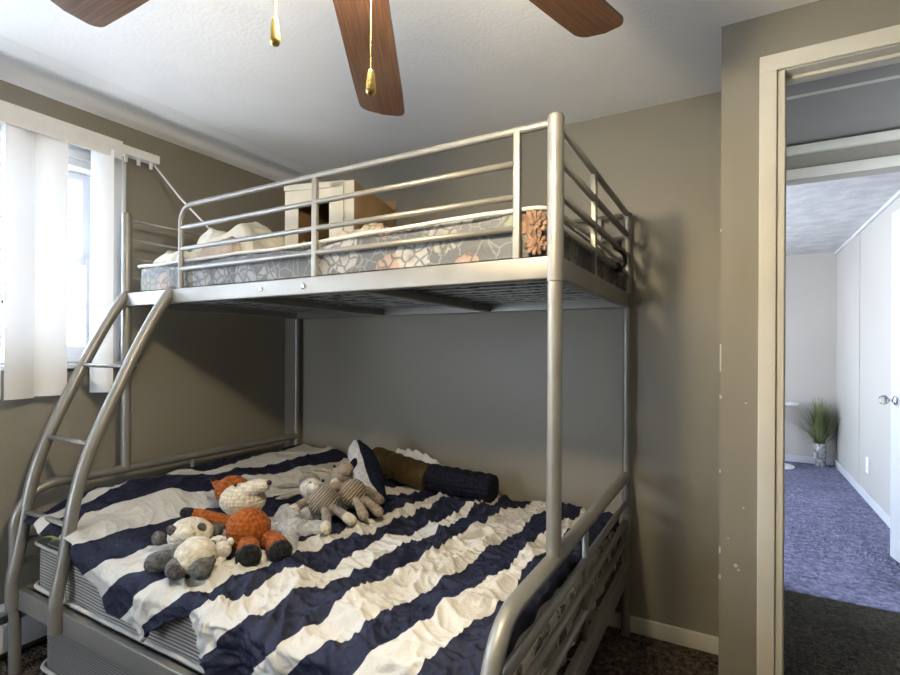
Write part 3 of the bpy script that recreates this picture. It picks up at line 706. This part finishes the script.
def dv(u, v):
    s = u * SL; hem_x = DX0_ + min(s, DXR - DX0_)
    d = interp(hem_x, HEM); d += .006 * noise.noise(Vector((hem_x * 12, 0, 3)))
    F = DYB - DYF; t = v * (F + d)
    rx, dx_ = prof_pt(s, DXR - DX0_, .02); ry, dy_ = prof_pt(t, F, .028)
    x = DX0_ + rx; y = DYB - ry
    xe, ye = min(x, DXR), max(y, DYF)
    z = surf(xe, ye); w_ = wr(DX0_ + s, DYB - t)
    fade = 1
    if dx_ > 0 or dy_ > 0:
        k = min(1, max(dx_, dy_) / .03); z += w_ * (1 - k)
        if dy_ > 0: y -= k * (.010 + .9 * abs(w_)) + .016 * k * math.sin(x * 26 + 3 * noise.noise(Vector((x * 6, 0, 0)))) * .5
        if dx_ > 0: x += -.004 * k + .010 * k * math.sin(y * 46 + 4 * noise.noise(Vector((y * 6, 0, 0)))) * (.4 + .6 * noise.noise(Vector((y * 3, 5, 0))))
        if dx_ > 0: dx_ = dx_ * (.75 + .4 * noise.noise(Vector((y * 7, 2, 0))))
        z -= max(dx_, dy_)
    else: z += w_
    return Vector((x, y, max(z, .484 if (ry < F and rx < DXR - DX0_) else .2)))
def duv(u, v):
    s = u * SL; x = DX0_ + s; F = DYB - DYF; y = DYB - v * F
    x += .008 * noise.noise(Vector((x * 8, y * 7, 0))) + .010 * noise.noise(Vector((x * 20, y * 17, 5)))
    d = max(0, interp(min(x, DXR), HEM)); t = v * (F + d)
    B = [interp(t, c) for c in BND]; B = [B[0] - .3] + B + [B[-1] + .3]
    for i in range(1, len(B)): B[i] = max(B[i], B[i - 1] + .01)
    for i in range(len(B) - 1):
        if x < B[i + 1]: return ((i + (x - B[i]) / (B[i + 1] - B[i])), v)
    return (len(B) - 1.01, v)
b = grid(NSX, NSY, dv, duv)
bmesh.ops.reverse_faces(b, faces=b.faces)
du = solo('duvet', b, 'duvet', 'navy and white striped duvet rumpled across the lower bunk', 'duvet')
sd = du.modifiers.new('thickness', 'SOLIDIFY'); sd.thickness = .012; sd.offset = -1

# ------------------------------------------------------------------ plush toys
def at_bed(x, y): return surf(x, y) + wr(x, y)
def limb(pts, r, mat, name, parent, label=None, amp=.0):
    bm = TB(spline(pts, 4), [r[0] + (r[1] - r[0]) * k / (4 * (len(pts) - 1)) for k in range(4 * (len(pts) - 1) + 1)], 14, 'round')
    return part(name, bm, mat, parent, label)
TG = 'plush toys on the striped duvet'
# panda
z0 = at_bed(-1.31, .90)
t = thing('plush_panda', 'grey and cream plush panda lying nearest the front edge of the duvet', 'plush toy', (-1.33, .92, z0), TG)
dz = z0 - .545
def P(x, y, z): return (x, y, z + dz)
part('body', BL(P(-1.342, .912, .604), (.056, .058, .050), (0, 0, 20), .05, 40), 'cream_fur', t)
hd = part('head', BL(P(-1.470, .982, .618), (.066, .057, .052), (0, 0, 35), .05, 40), 'cream_fur', t)
part('snout', BL(P(-1.428, .940, .640), (.026, .024, .021), (0, 0, 35), .04, 50, 3), 'cream_fur', hd)
part('eye_patch', BL(P(-1.484, .930, .643), (.016, .012, .019), (20, 0, 30), .03, 50, 3), 'grey_fur', hd, 'grey eye patch')
part('eye_patch', BL(P(-1.420, .985, .647), (.014, .011, .017), (20, 0, 30), .03, 50, 3), 'grey_fur', hd, 'grey eye patch')
part('ear', BL(P(-1.565, .938, .602), (.022, .018, .023), (0, 0, 30), .06, 60, 3), 'grey_fur', hd, 'grey ear')
part('ear', BL(P(-1.43, 1.045, .620), (.02, .017, .022), (0, 0, 30), .06, 60, 3), 'grey_fur', hd, 'grey ear')
limb([P(-1.395, .915, .600), P(-1.42, .888, .588), P(-1.462, .868, .572)], (.022, .031), 'grey_fur', 'arm', t, 'grey arm')
limb([P(-1.345, .965, .600), P(-1.375, .995, .595), P(-1.405, 1.02, .580)], (.022, .026), 'grey_fur', 'arm', t, 'grey arm')
limb([P(-1.355, .895, .590), P(-1.358, .88, .588), P(-1.348, .860, .583)], (.026, .031), 'grey_fur', 'leg', t, 'grey leg')
limb([P(-1.305, .92, .590), P(-1.302, .91, .588), P(-1.292, .893, .583)], (.026, .031), 'grey_fur', 'leg', t, 'grey leg')
# small cream animal tucked behind the panda
z0 = at_bed(-1.33, 1.0)
t = thing('plush_animal', 'small cream plush tucked between the panda and the fox', 'plush toy', (-1.33, 1.0, z0), TG)
part('body', BL((-1.362, 1.0, z0 + .035), (.036, .034, .030), (0, 0, 0), .05, 50, 3), 'white_fur', t)
hd = part('head', BL((-1.312, .978, z0 + .042), (.026, .025, .024), (0, 0, 0), .05, 50, 3), 'white_fur', t)
part('ear', BL((-1.330, .978, z0 + .066), (.011, .009, .012), (0, 0, 0), .05, 50, 2), 'white_fur', hd)
part('ear', BL((-1.295, .992, z0 + .064), (.011, .009, .012), (0, 0, 0), .05, 50, 2), 'white_fur', hd)
limb([(-1.345, .97, z0 + .025), (-1.335, .948, z0 + .018)], (.012, .014), 'white_fur', 'leg', t)
limb([(-1.298, .966, z0 + .022), (-1.288, .942, z0 + .016)], (.011, .013), 'white_fur', 'leg', t)
# crochet fox
z0 = at_bed(-1.30, 1.08); dz = z0 - .545
t = thing('plush_fox', 'orange crocheted fox with cream face and black feet lying on its back', 'plush toy', (-1.32, 1.1, z0), TG)
part('body', BL(P(-1.322, 1.076, .622), (.067, .066, .066), (0, 0, 0), .02, 30), 'orange_knit', t)
hd = part('head', BL(P(-1.565, 1.250, .632), (.082, .066, .060), (0, 0, 35), .02, 30), 'cream_knit', t, 'cream crocheted face')
part('forehead', BL(P(-1.645, 1.268, .650), (.064, .058, .056), (0, 0, 35), .02, 30), 'orange_knit', hd, 'orange forehead')
part('snout', TB(spline([P(-1.535, 1.245, .668), P(-1.495, 1.250, .690), P(-1.455, 1.256, .700)], 4), [.034 - .0018 * k for k in range(9)], 16, 'round'), 'cream_knit', hd)
part('nose', BL(P(-1.430, 1.252, .712), (.010, .009, .009), (0, 0, 0), 0, 1, 2), 'eye', hd, 'black nose')
e1 = part('ear', TB([P(-1.665, 1.255, .655), P(-1.705, 1.250, .668), P(-1.738, 1.250, .682)], [.029, .022, .010], 14, 'round', sq=.6), 'orange_knit', hd, 'orange ear')
part('ear_tip', TB([P(-1.727, 1.248, .681), P(-1.742, 1.249, .688)], [.013, .006], 12, 'round', sq=.7), 'black_knit', e1, 'black ear tip')
part('ear', TB([P(-1.655, 1.345, .640), P(-1.685, 1.365, .642), P(-1.71, 1.385, .645)], [.029, .022, .010], 14, 'round', sq=.6), 'orange_knit', hd, 'orange ear')
part('eye', BL(P(-1.572, 1.222, .692), .007, (0, 0, 0), 0, 1, 2), 'eye', hd)
a = limb([P(-1.36, 1.10, .608), P(-1.44, 1.095, .615), P(-1.51, 1.07, .628), P(-1.56, 1.052, .635)], (.025, .020), 'orange_knit', 'arm', t, 'long orange arm')
part('paw', TB([P(-1.556, 1.053, .634), P(-1.585, 1.040, .640)], [.0205, .018], 14, 'round'), 'black_knit', a, 'black paw')
a = limb([P(-1.34, 1.13, .600), P(-1.375, 1.18, .585), P(-1.415, 1.225, .575)], (.023, .020), 'orange_knit', 'arm', t, 'orange arm')
part('paw', TB([P(-1.412, 1.223, .575), P(-1.432, 1.242, .57)], [.0205, .018], 14, 'round'), 'black_knit', a, 'black paw')
for (p0, p1, p2) in (((-1.30, 1.05, .598), (-1.272, 1.035, .592), (-1.25, 1.018, .584)), ((-1.275, 1.095, .598), (-1.23, 1.098, .590), (-1.196, 1.082, .583))):
    l = limb([P(*p0), P(*p1), P(*p2)], (.026, .035), 'orange_knit', 'leg', t, 'orange leg')
    d_ = (Vector(p2) - Vector(p1)).normalized(); bm = bmesh.new(); lathe(bm, [(.036, 0), (.037, .012), (.030, .024), (.015, .032), (.002, .034)], Vector(P(*p2)) + d_ * .012, 18, d_); part('foot', bm, 'black_knit', l, 'black foot')
# pale grey plush lying face down
z0 = at_bed(-1.30, 1.23); dz = z0 - .545
t = thing('plush_animal', 'pale grey plush lying face down between the fox and the two lambs', 'plush toy', (-1.31, 1.24, z0), TG)
part('body', BL(P(-1.305, 1.245, .585), (.055, .042, .040), (0, 0, 50), .07, 40), 'pale_grey_fur', t)
part('head', BL(P(-1.405, 1.315, .588), (.048, .042, .040), (0, 0, 30), .07, 40), 'pale_grey_fur', t)
part('ear', BL(P(-1.452, 1.345, .592), (.030, .012, .033), (0, 20, 60), .07, 50, 3), 'pale_grey_fur', t)
part('ear', BL(P(-1.365, 1.365, .588), (.028, .012, .030), (0, -20, 40), .07, 50, 3), 'pale_grey_fur', t)
limb([P(-1.36, 1.25, .580), P(-1.385, 1.225, .575), P(-1.405, 1.20, .568)], (.024, .030), 'pale_grey_fur', 'arm', t)
limb([P(-1.33, 1.29, .580), P(-1.30, 1.32, .572), P(-1.275, 1.345, .566)], (.022, .026), 'pale_grey_fur', 'arm', t)
limb([P(-1.285, 1.215, .580), P(-1.262, 1.185, .578), P(-1.240, 1.155, .573)], (.028, .034), 'pale_grey_fur', 'leg', t)
limb([P(-1.275, 1.255, .580), P(-1.255, 1.28, .580), P(-1.232, 1.302, .577)], (.026, .033), 'pale_grey_fur', 'leg', t)
# two lambs
def lamb(lbl, base, body, head, muzzle, ears, arms, legs, bm_, fm, mm, tipm, crown):
    z0 = at_bed(base[0], base[1]); t = thing('plush_lamb', lbl, 'plush toy', (*base, z0), TG); dz = z0 - .545
    Q = lambda p: (p[0], p[1], p[2] + dz)
    part('body', BL(Q(body[0]), body[1], body[2], .02, 30), bm_, t)
    h = part('head', BL(Q(head[0]), head[1], head[2], .03, 40), fm, t)
    part('muzzle', BL(Q(muzzle[0]), muzzle[1], muzzle[2], .03, 40, 3), mm, h)
    if crown: part('crown', BL(Q(crown[0]), crown[1], crown[2], .06, 60), 'taupe_fur', h, 'taupe crown of the head')
    for p0, p1, p2 in ears: part('ear', TB(spline([Q(p0), Q(p1), Q(p2)], 3), [.010, .014, .017, .018, .018, .016, .010], 12, 'round', sq=.5), 'taupe_fur' if crown else tipm, h)
    for e in (crown[3] if crown else muzzle[3]): part('eye', BL(Q(e), .0062, (0, 0, 0), 0, 1, 2), 'eye', h)
    for nm, L in (('arm', arms), ('leg', legs)):
        for p in L:
            l = limb([Q(x) for x in p], (.016, .017), fm if not crown else 'taupe_fur', nm, t)
            d_ = (Vector(p[-1]) - Vector(p[-2])).normalized(); q0 = Vector(Q(p[-1]))
            part('hoof', TB([q0 - d_ * .006, q0 + d_ * .018], [.0185, .0195], 12, 'round'), tipm, l)
    return t
lamb('beige ribbed plush lamb with a white face and floppy grey ears', (-1.31, 1.40), ((-1.318, 1.405, .606), (.054, .060, .054), (0, 0, 35)), ((-1.435, 1.462, .622), (.045, .040, .040), (0, 0, 30)),
     ((-1.385, 1.425, .640), (.026, .024, .022), (0, 0, 30)),
     [((-1.485, 1.46, .628), (-1.545, 1.455, .618), (-1.61, 1.462, .606)), ((-1.465, 1.43, .612), (-1.50, 1.405, .598), (-1.545, 1.395, .586))],
     [[(-1.36, 1.42, .608), (-1.385, 1.375, .598), (-1.398, 1.34, .582)], [(-1.30, 1.46, .608), (-1.33, 1.50, .612), (-1.36, 1.52, .63)]],
     [[(-1.275, 1.395, .592), (-1.228, 1.39, .585), (-1.185, 1.385, .572)], [(-1.285, 1.375, .590), (-1.238, 1.335, .580), (-1.200, 1.290, .567)]],
     'beige_rib', 'white_fur', 'white_fur', 'cream_fur', ((-1.468, 1.485, .640), (.042, .040, .036), (0, 0, 30), [(-1.405, 1.428, .655), (-1.368, 1.455, .663), ]))
lamb('tan ribbed plush lamb leaning against the upright whale', (-1.25, 1.5), ((-1.258, 1.500, .612), (.052, .056, .054), (0, 0, 35)), ((-1.375, 1.575, .655), (.044, .040, .040), (0, 0, 30)),
     ((-1.345, 1.562, .680), (.030, .027, .027), (0, 0, 30), [(-1.392, 1.545, .690), (-1.345, 1.592, .700)]),
     [((-1.415, 1.56, .665), (-1.46, 1.545, .668), (-1.515, 1.56, .662))],
     [[(-1.30, 1.50, .628), (-1.318, 1.472, .638), (-1.325, 1.455, .628)], [(-1.23, 1.54, .62), (-1.225, 1.57, .60), (-1.215, 1.59, .58)]],
     [[(-1.225, 1.475, .600), (-1.19, 1.452, .590), (-1.165, 1.438, .574)], [(-1.215, 1.50, .595), (-1.178, 1.498, .585), (-1.145, 1.492, .572)]],
     'tan_rib', 'tan_fur', 'tan_fur', 'tan_fur', None)
# whale standing on its tail, white belly to the left
z0 = at_bed(-1.29, 1.71)
t = thing('plush_whale', 'navy plush whale with a white belly propped upright against the rolled blanket', 'plush toy', (-1.3, 1.72, z0), TG)
sp_ = spline([(-1.535, 1.87, .735), (-1.515, 1.865, .70), (-1.47, 1.845, .655), (-1.405, 1.80, .60), (-1.345, 1.755, .565), (-1.29, 1.715, z0 + .025)], 5)
nn = len(sp_); pf = [(0, .016), (.12, .034), (.3, .050), (.5, .056), (.7, .050), (.88, .036), (1, .026)]
part('body', TB(sp_, [interp(k / (nn - 1), pf) for k in range(nn)], 22, 'round'), 'navy_plush', t)
off = Vector((-.024, -.022, .006))
part('belly', TB([p + off * interp(k / (nn - 1), [(0, .5), (.3, 1), (1, .8)]) for k, p in enumerate(sp_)], [interp(k / (nn - 1), [(0, .014), (.12, .030), (.3, .042), (.5, .047), (.7, .041), (.88, .029), (1, .020)]) for k in range(nn)], 20, 'round'), 'whale_white', t, 'white belly')
part('flipper', BL((-1.482, 1.762, .655), (.018, .014, .040), (0, 25, 20), .04, 40, 3), 'navy_plush', t)
part('flipper', BL((-1.47, 1.89, .645), (.016, .014, .030), (0, -20, 20), .04, 40, 3), 'navy_plush', t)
part('tail_fluke', BL((-1.235, 1.655, z0 + .014), (.062, .022, .012), (0, 8, -25), .05, 30, 3), 'navy_plush', t)
part('tail_fluke', BL((-1.245, 1.745, z0 + .014), (.048, .022, .012), (0, 8, 40), .05, 30, 3), 'navy_plush', t)

# ------------------------------------------------------------------ rolls and pillow along the wall
def rollbm(a, b_, r, amp=.05, wraps=True):
    a, b_ = Vector(a), Vector(b_); n = 40; bm = bmesh.new(); seg = 40; d_ = (b_ - a).normalized(); s = d_.cross(Vector((0, 0, 1))).normalized(); w_ = s.cross(d_); rings = []
    for i in range(n + 5):
        k = min(max(i - 2, 0), n); p = a + (b_ - a) * k / n; sc = (.55 if i in (0, n + 4) else (.93 if i in (1, n + 3) else 1))
        ring = []
        for j in range(seg):
            an = 2 * math.pi * j / seg; q = Vector((k * .12, math.cos(an) * .9, math.sin(an) * .9))
            rr_ = r * sc * (1 + amp * fbm(q * 1.6) + .035 * math.sin(k * .9 + 2.2 * noise.noise(q)))
            ring.append(bm.verts.new(p + (s * math.cos(an) + w_ * math.sin(an) * .96) * rr_))
        rings.append(ring)
    for A_, B_ in zip(rings, rings[1:]):
        for j in range(seg): bm.faces.new((A_[j], A_[(j + 1) % seg], B_[(j + 1) % seg], B_[j]))
    bm.faces.new(rings[0][::-1]); bm.faces.new(rings[-1]); bmesh.ops.recalc_face_normals(bm, faces=bm.faces)
    return bm
b = rollbm((-1.60, 2.085, .612), (-1.240, 2.035, .568), .067, .05)
solo('bolster', b, 'olive', 'olive brown velvet bolster lying against the wall behind the whale', 'bolster')
b = rollbm((-1.245, 2.045, .572), (-.925, 2.055, .556), .068, .06)
solo('blanket_roll', b, 'minky', 'navy dotted rolled blanket lying against the back wall', 'blanket')
def crumple(cx_, cy_, z0, rx, ry, hh, seed, nx=70, ny=60, tab=None):
    def fn(u, v):
        a, b_ = u * 2 - 1, v * 2 - 1; rr_ = math.sqrt(a * a + b_ * b_)
        p = Vector((a * 1.7 + seed, b_ * 1.7, seed)); w_ = 1 + .22 * noise.noise(p * 1.2)
        k = max(0, 1 - (max(abs(a), abs(b_))) ** 3)
        z = hh * (k ** .6) * (.80 + .42 * noise.noise(p * .9)) + .16 * hh * (ridge(Vector((p.x * 1.1 + p.y * .5, p.y * .5, seed))) - .35) * k + .02 * hh * fbm(p * 4)
        return Vector((cx_ + a * rx * w_, cy_ + b_ * ry * w_, z0 + max(z, .004)))
    bm = grid(nx, ny, fn); bmesh.ops.recalc_face_normals(bm, faces=bm.faces); return bm
b = bmesh.new()
def ruff(u, v):
    x = -1.53 + u * .30; rim = .5 + .5 * math.sin(u * 34 + 2 * noise.noise(Vector((u * 9, 0, 0))))
    a = v * math.pi; r_ = (.055 + .012 * rim * math.sin(a))
    return Vector((x, 2.175 - .03 * math.cos(a), .50 + (.150 - .065 * u + .03 * math.sin(u * 3.1)) * math.sin(a) * (1 + .09 * rim)))
solo('ruffled_pillow', grid(60, 16, ruff), 'white_cloth', 'white ruffled pillow edge showing behind the brown and navy rolls', 'pillow').modifiers.new('t', 'SOLIDIFY').thickness = .006

# ------------------------------------------------------------------ things on the upper bunk
# cut-open box
bxo = thing('cardboard_box', 'open cardboard box with an off-white front on the upper bunk', 'box', (-1.5, 1.8, 1.545))
fl, frr = Vector((-1.65, 1.52, 0)), Vector((-1.345, 1.60, 0)); ud = (frr - fl).normalized(); bd = Vector((-ud.y, ud.x, 0)); Lw = (frr - fl).length; Ld = .47
m3 = Matrix((ud, bd, Vector((0, 0, 1)))).transposed()
def BXL(x0, x1, y0, y1, z0, z1, bm=None):
    bm = bm or bmesh.new(); c = fl + ud * (x0 + x1) / 2 + bd * (y0 + y1) / 2 + Vector((0, 0, (z0 + z1) / 2)); return obox(bm, c, (x1 - x0, y1 - y0, z1 - z0), m3)
Z0, Z1 = 1.548, 1.865
bm = BXL(0, Lw, 0, .006, 1.79, Z1); BXL(0, .062, 0, .006, Z0, 1.79, bm); BXL(.205, Lw, 0, .006, Z0, 1.79, bm); BXL(.062, .205, 0, .006, Z0, 1.60, bm); part('front_panel', bm, 'box_white', bxo, 'off-white front with a cut-out', smooth=False)
bm = BXL(.215, .272, -.008, 0, Z0, 1.862); BXL(0, .272, -.008, 0, 1.840, 1.864, bm); part('flap', bm, 'box_white', bxo, 'off-white folded flap', smooth=False)
part('side_panel', BXL(Lw - .005, Lw, .006, Ld, Z0, Z1), 'cardboard', bxo, smooth=False)
part('side_panel', BXL(0, .005, .006, Ld, Z0, Z1), 'cardboard', bxo, smooth=False)
part('back_panel', BXL(0, Lw, Ld - .005, Ld, Z0, Z1), 'cardboard', bxo, smooth=False)
part('top_panel', BXL(.004, Lw - .004, .006, Ld - .006, Z1 - .006, Z1 - .001), 'cardboard', bxo, smooth=False)
part('bottom_panel', BXL(.004, Lw - .004, .006, Ld - .006, Z0, Z0 + .005), 'cardboard', bxo, smooth=False)
c = fl + ud * (Lw - .10) + bd * (Ld + .012) + Vector((0, 0, Z1 + .028)); bm = bmesh.new(); obox(bm, c, (.20, .004, .075), m3 @ Euler((R(-38), 0, 0)).to_matrix()); part('flap', bm, 'cardboard', bxo, 'brown flap standing up', smooth=False)
# cream blanket heap
zt = 1.537
b = crumple(-1.90, 1.53, zt, .25, .17, .20, 3.3); o = solo('blanket', b, 'cream_cloth', 'cream blanket heaped at the left end of the upper bunk', 'blanket'); o.modifiers.new('t', 'SOLIDIFY').thickness = .008
b = crumple(-1.80, 1.37, zt + .002, .11, .075, .085, 9.1); o = solo('blanket', b, 'beige_cloth', 'small beige blanket in front of the cream heap on the upper bunk', 'blanket'); o.modifiers.new('t', 'SOLIDIFY').thickness = .006
b = crumple(-2.06, 1.345, zt - .004, .10, .075, .075, 5.7); o = solo('pillow', b, 'cream_cloth', 'folded cream pillow at the front left corner of the upper bunk', 'pillow'); o.modifiers.new('t', 'SOLIDIFY').thickness = .006
b = crumple(-1.12, 1.44, zt + .006, .115, .085, .085, 12.4); o = solo('pillowcase', b, 'floral_peach', 'peach floral pillowcase bunched beside the box on the upper bunk', 'pillowcase'); o.modifiers.new('t', 'SOLIDIFY').thickness = .006
# black strap on the right end bars
b = TB(spline([(XR + .006, 1.965, 1.588), (XR - .012, 1.99, 1.572), (XR + .014, 2.03, 1.55), (XR + .016, 2.045, 1.51), (XR - .010, 2.02, 1.488), (XR + .014, 1.975, 1.480), (XR + .014, 1.94, 1.495), (XR - .008, 1.90, 1.50)], 5), .0075, 8, 'round'); blob(b, (XR + .004, 1.985, 1.58), (.012, .018, .012), sub=2); blob(b, (XR + .004, 1.965, 1.485), (.014, .022, .013), sub=2)
solo('strap', b, 'black', 'black strap tied around the bars at the right end of the upper bunk', 'strap')
# green fabric peeking at the lower mattress's left corner
b = crumple(-2.165, .965, .478, .04, .06, .018, 2.2, 14, 14); solo('cloth', b, 'green', 'lime green cloth peeking out under the duvet beside the ladder', 'cloth').modifiers.new('t', 'SOLIDIFY').thickness = .004

# ------------------------------------------------------------------ ceiling fan
hub = Vector((-.495, .54, 0))
fan = thing('ceiling_fan', 'ceiling fan with dark walnut blades and brass pull chains', 'ceiling fan', (hub.x, hub.y, H))
bm = bmesh.new(); lathe(bm, [(.065, H), (.068, H - .02), (.05, H - .05), (.02, H - .06)], hub, 28); part('canopy', bm, 'dark_metal', fan, auto=50)
bm = bmesh.new(); lathe(bm, [(.014, H - .05), (.014, 2.02), (.04, 2.01), (.105, 1.985), (.11, 1.95), (.09, 1.91), (.06, 1.895)], hub, 28); part('motor', bm, 'dark_metal', fan, auto=50)
bm = bmesh.new(); lathe(bm, [(.055, 1.90), (.06, 1.875), (.045, 1.86), (.03, 1.855)], hub, 28); part('switch_housing', bm, 'brass', fan, auto=50)
bm = bmesh.new(); lathe(bm, [(.022, 1.866), (.026, 1.862), (.042, 1.852), (.060, 1.828), (.068, 1.795), (.069, 1.791), (.066, 1.795), (.057, 1.826), (.039, 1.847), (.022, 1.857)], hub, 32); part('lamp_shade', bm, 'lit_shade', fan, 'lit opal glass bell shade', auto=50)
bm = bmesh.new(); lathe(bm, [(.013, 1.858), (.013, 1.80)], hub, 16); part('lamp_socket', bm, 'brass', fan)
part('light_bulb', BL(hub + Vector((0, 0, 1.778)), (.027, .027, .03), (0, 0, 0), 0, 1, 3), 'globe', fan, 'lit frosted bulb')
Rb = .752
def blade(ang, z, rad=Rb, w0=.108, w1=.128, pitch=9):
    pts = [(.17, -w0 / 2), (.62, -w1 / 2)]
    for k in range(7): a = R(-90 + 15 * k); pts.append((rad - .032 + .032 * math.cos(a), -w1 / 2 + .032 + .032 * math.sin(a)))
    out = [(x, y) for x, y in pts] + [(rad + .006, 0)] + [(x, -y) for x, y in pts[::-1]]
    bm = bmesh.new(); f = bm.faces.new([bm.verts.new((x, y, 0)) for x, y in out]); r_ = bmesh.ops.extrude_face_region(bm, geom=[f])
    bmesh.ops.translate(bm, verts=[v for v in r_['geom'] if isinstance(v, bmesh.types.BMVert)], vec=(0, 0, .006))
    bmesh.ops.recalc_face_normals(bm, faces=bm.faces)
    T = Matrix.Translation(hub + Vector((0, 0, z))) @ Matrix.Rotation(R(ang), 4, 'Z') @ Matrix.Rotation(R(pitch), 4, 'X')
    me_b = part('blade', bm, 'wood', fan, smooth=True, auto=30)
    me = me_b.data; org = ORG[fan.name]
    # keep the blade's own axes so the grain runs along it
    for v in me.vertices: v.co = v.co + org
    me_b.matrix_basis = Matrix.Translation(-org) @ T
    bm = bmesh.new(); box(bm, (.08, -.02, .006), (.22, .02, .012), .002); box(bm, (.16, -.035, .006), (.24, .035, .010), .002)
    arm = part('blade_arm', bm, 'dark_metal', me_b, auto=40)
    for v in arm.data.vertices: v.co = v.co + org
for ang, z, rad in ((180, 1.90, Rb), (121.4, 1.86, Rb), (72, 1.935, .722), (1, 1.92, Rb), (301, 1.90, Rb), (241, 1.90, Rb)): blade(ang, z, rad)
for (x, y, zt_, zb_, nm) in ((-.555, .492, 1.637, 1.598, 'brass'), (-.439, .557, 1.566, 1.530, 'brass')):
    bm = bmesh.new(); z = zt_
    cpl = TB([(hub.x + (x - hub.x) * .8, hub.y + (y - hub.y) * .8, 1.875), (x, y, 1.862), (x, y, zt_)], .0008, 6)
    z = 1.855
    while z > zt_:
        blob(cpl, (x, y, z), .0014, (0, 0, 0), 0, 1, 1); z -= .0036
    ch = part('pull_chain', cpl, 'brass', fan, 'brass bead chain')
    bm = bmesh.new(); hh = zt_ - zb_; lathe(bm, [(.0015, zt_), (.0036, zt_ - .001), (.0046, zt_ - hh * .12), (.0060, zt_ - hh * .45), (.0072, zt_ - hh * .78), (.0070, zt_ - hh * .86), (.0050, zt_ - hh * .95), (.002, zb_)], (x, y, 0), 18); part('chain_fob', bm, nm, ch, 'brass teardrop fob')

# ------------------------------------------------------------------ far room
pl = thing('potted_grass', 'artificial grass plant in a small silver pot in the corner of the far room', 'plant', (.78, 6.345, .004))
bm = bmesh.new(); lathe(bm, [(.042, .005), (.047, .03), (.052, .12), (.057, .235), (.052, .24), (.046, .23), (.002, .225)], (.78, 6.345, 0), 24); part('pot', bm, 'pot', pl, auto=50)
bm = bmesh.new()
for i in range(260):
    a = random.uniform(0, 2 * math.pi); sp2 = abs(random.gauss(0, .16)); hh = random.uniform(.36, .54) * (1 - .5 * min(1, sp2 / .4)); wd = random.uniform(.005, .009)
    if i < 12: sp2 = random.uniform(.2, .29); hh = random.uniform(.02, .2)
    base = Vector((.78 + .04 * math.cos(a) * random.random(), 6.345 + .04 * math.sin(a) * random.random(), .215)); dr = Vector((math.cos(a), math.sin(a), 0)); sd_ = Vector((-dr.y, dr.x, 0))
    prev = None
    for k in range(6):
        t_ = k / 5; p = base + dr * sp2 * t_ ** 1.6 + Vector((0, 0, hh * (t_ if i >= 12 else (2.6 * t_ - 2.2 * t_ * t_))))
        p.x = min(p.x, .925); p.y = min(p.y, 6.468)
        ww = wd * (1 - t_ * .9); q = (bm.verts.new(p - sd_ * ww), bm.verts.new(p + sd_ * ww))
        if prev: bm.faces.new((prev[0], prev[1], q[1], q[0]))
        prev = q
part('leaves', bm, 'leaf', pl)
tb = thing('side_table', 'round white pedestal table at the left of the far room', 'table', (.35, 6.14, .004))
bm = bmesh.new(); lathe(bm, [(.20, .005), (.20, .014), (.12, .03), (.035, .06), (.025, .15)], (.35, 6.14, 0), 36); part('base', bm, 'white_plastic', tb, auto=50)
bm = bmesh.new(); lathe(bm, [(.025, .12), (.022, .35), (.03, .55), (.06, .63)], (.35, 6.14, 0), 24); part('pedestal', bm, 'white_plastic', tb, auto=50)
bm = bmesh.new(); lathe(bm, [(.06, .625), (.22, .632), (.235, .642), (.235, .652), (.22, .655), (.002, .655)], (.35, 6.14, 0), 44); part('tabletop', bm, 'white_plastic', tb, auto=50)
ol = thing('wall_outlet', 'white wall outlet low on the right wall of the far room', 'outlet', (.929, 5.07, .24))
part('cover_plate', BX((.922, 5.03, .225), (.9299, 5.11, .345), .002), 'white_plastic', ol, auto=40)
for zz in (.262, .308): part('socket', BX((.9195, 5.052, zz - .014), (.923, 5.088, zz + .014), .002), 'trim', ol, auto=40)
# bare patches where the corner paint has chipped away
wd_ = bpy.data.objects['wall_door_side']; bm = bmesh.new()
for z_, hh_, ww_ in ((1.115, .085, .004), (1.03, .012, .005), (.80, .010, .004), (.55, .020, .005), (.47, .014, .006), (1.55, .008, .003)):
    box(bm, (-.0358, YD - .0012, z_), (-.035 + ww_, YD + .004, z_ + hh_), .0004)
for x_, z_, r_ in ((.01, .52, .006), (.018, .508, .004), (.03, .70, .003), (-.01, .60, .003), (.035, 1.02, .003)):
    lathe(bm, [(r_, 0), (r_ * .8, .0008)], (x_, YD, z_), 7, (0, -1, 0))
part('paint_chip', bm, 'white_panel', wd_, 'bare white chips in the taupe paint', smooth=False)
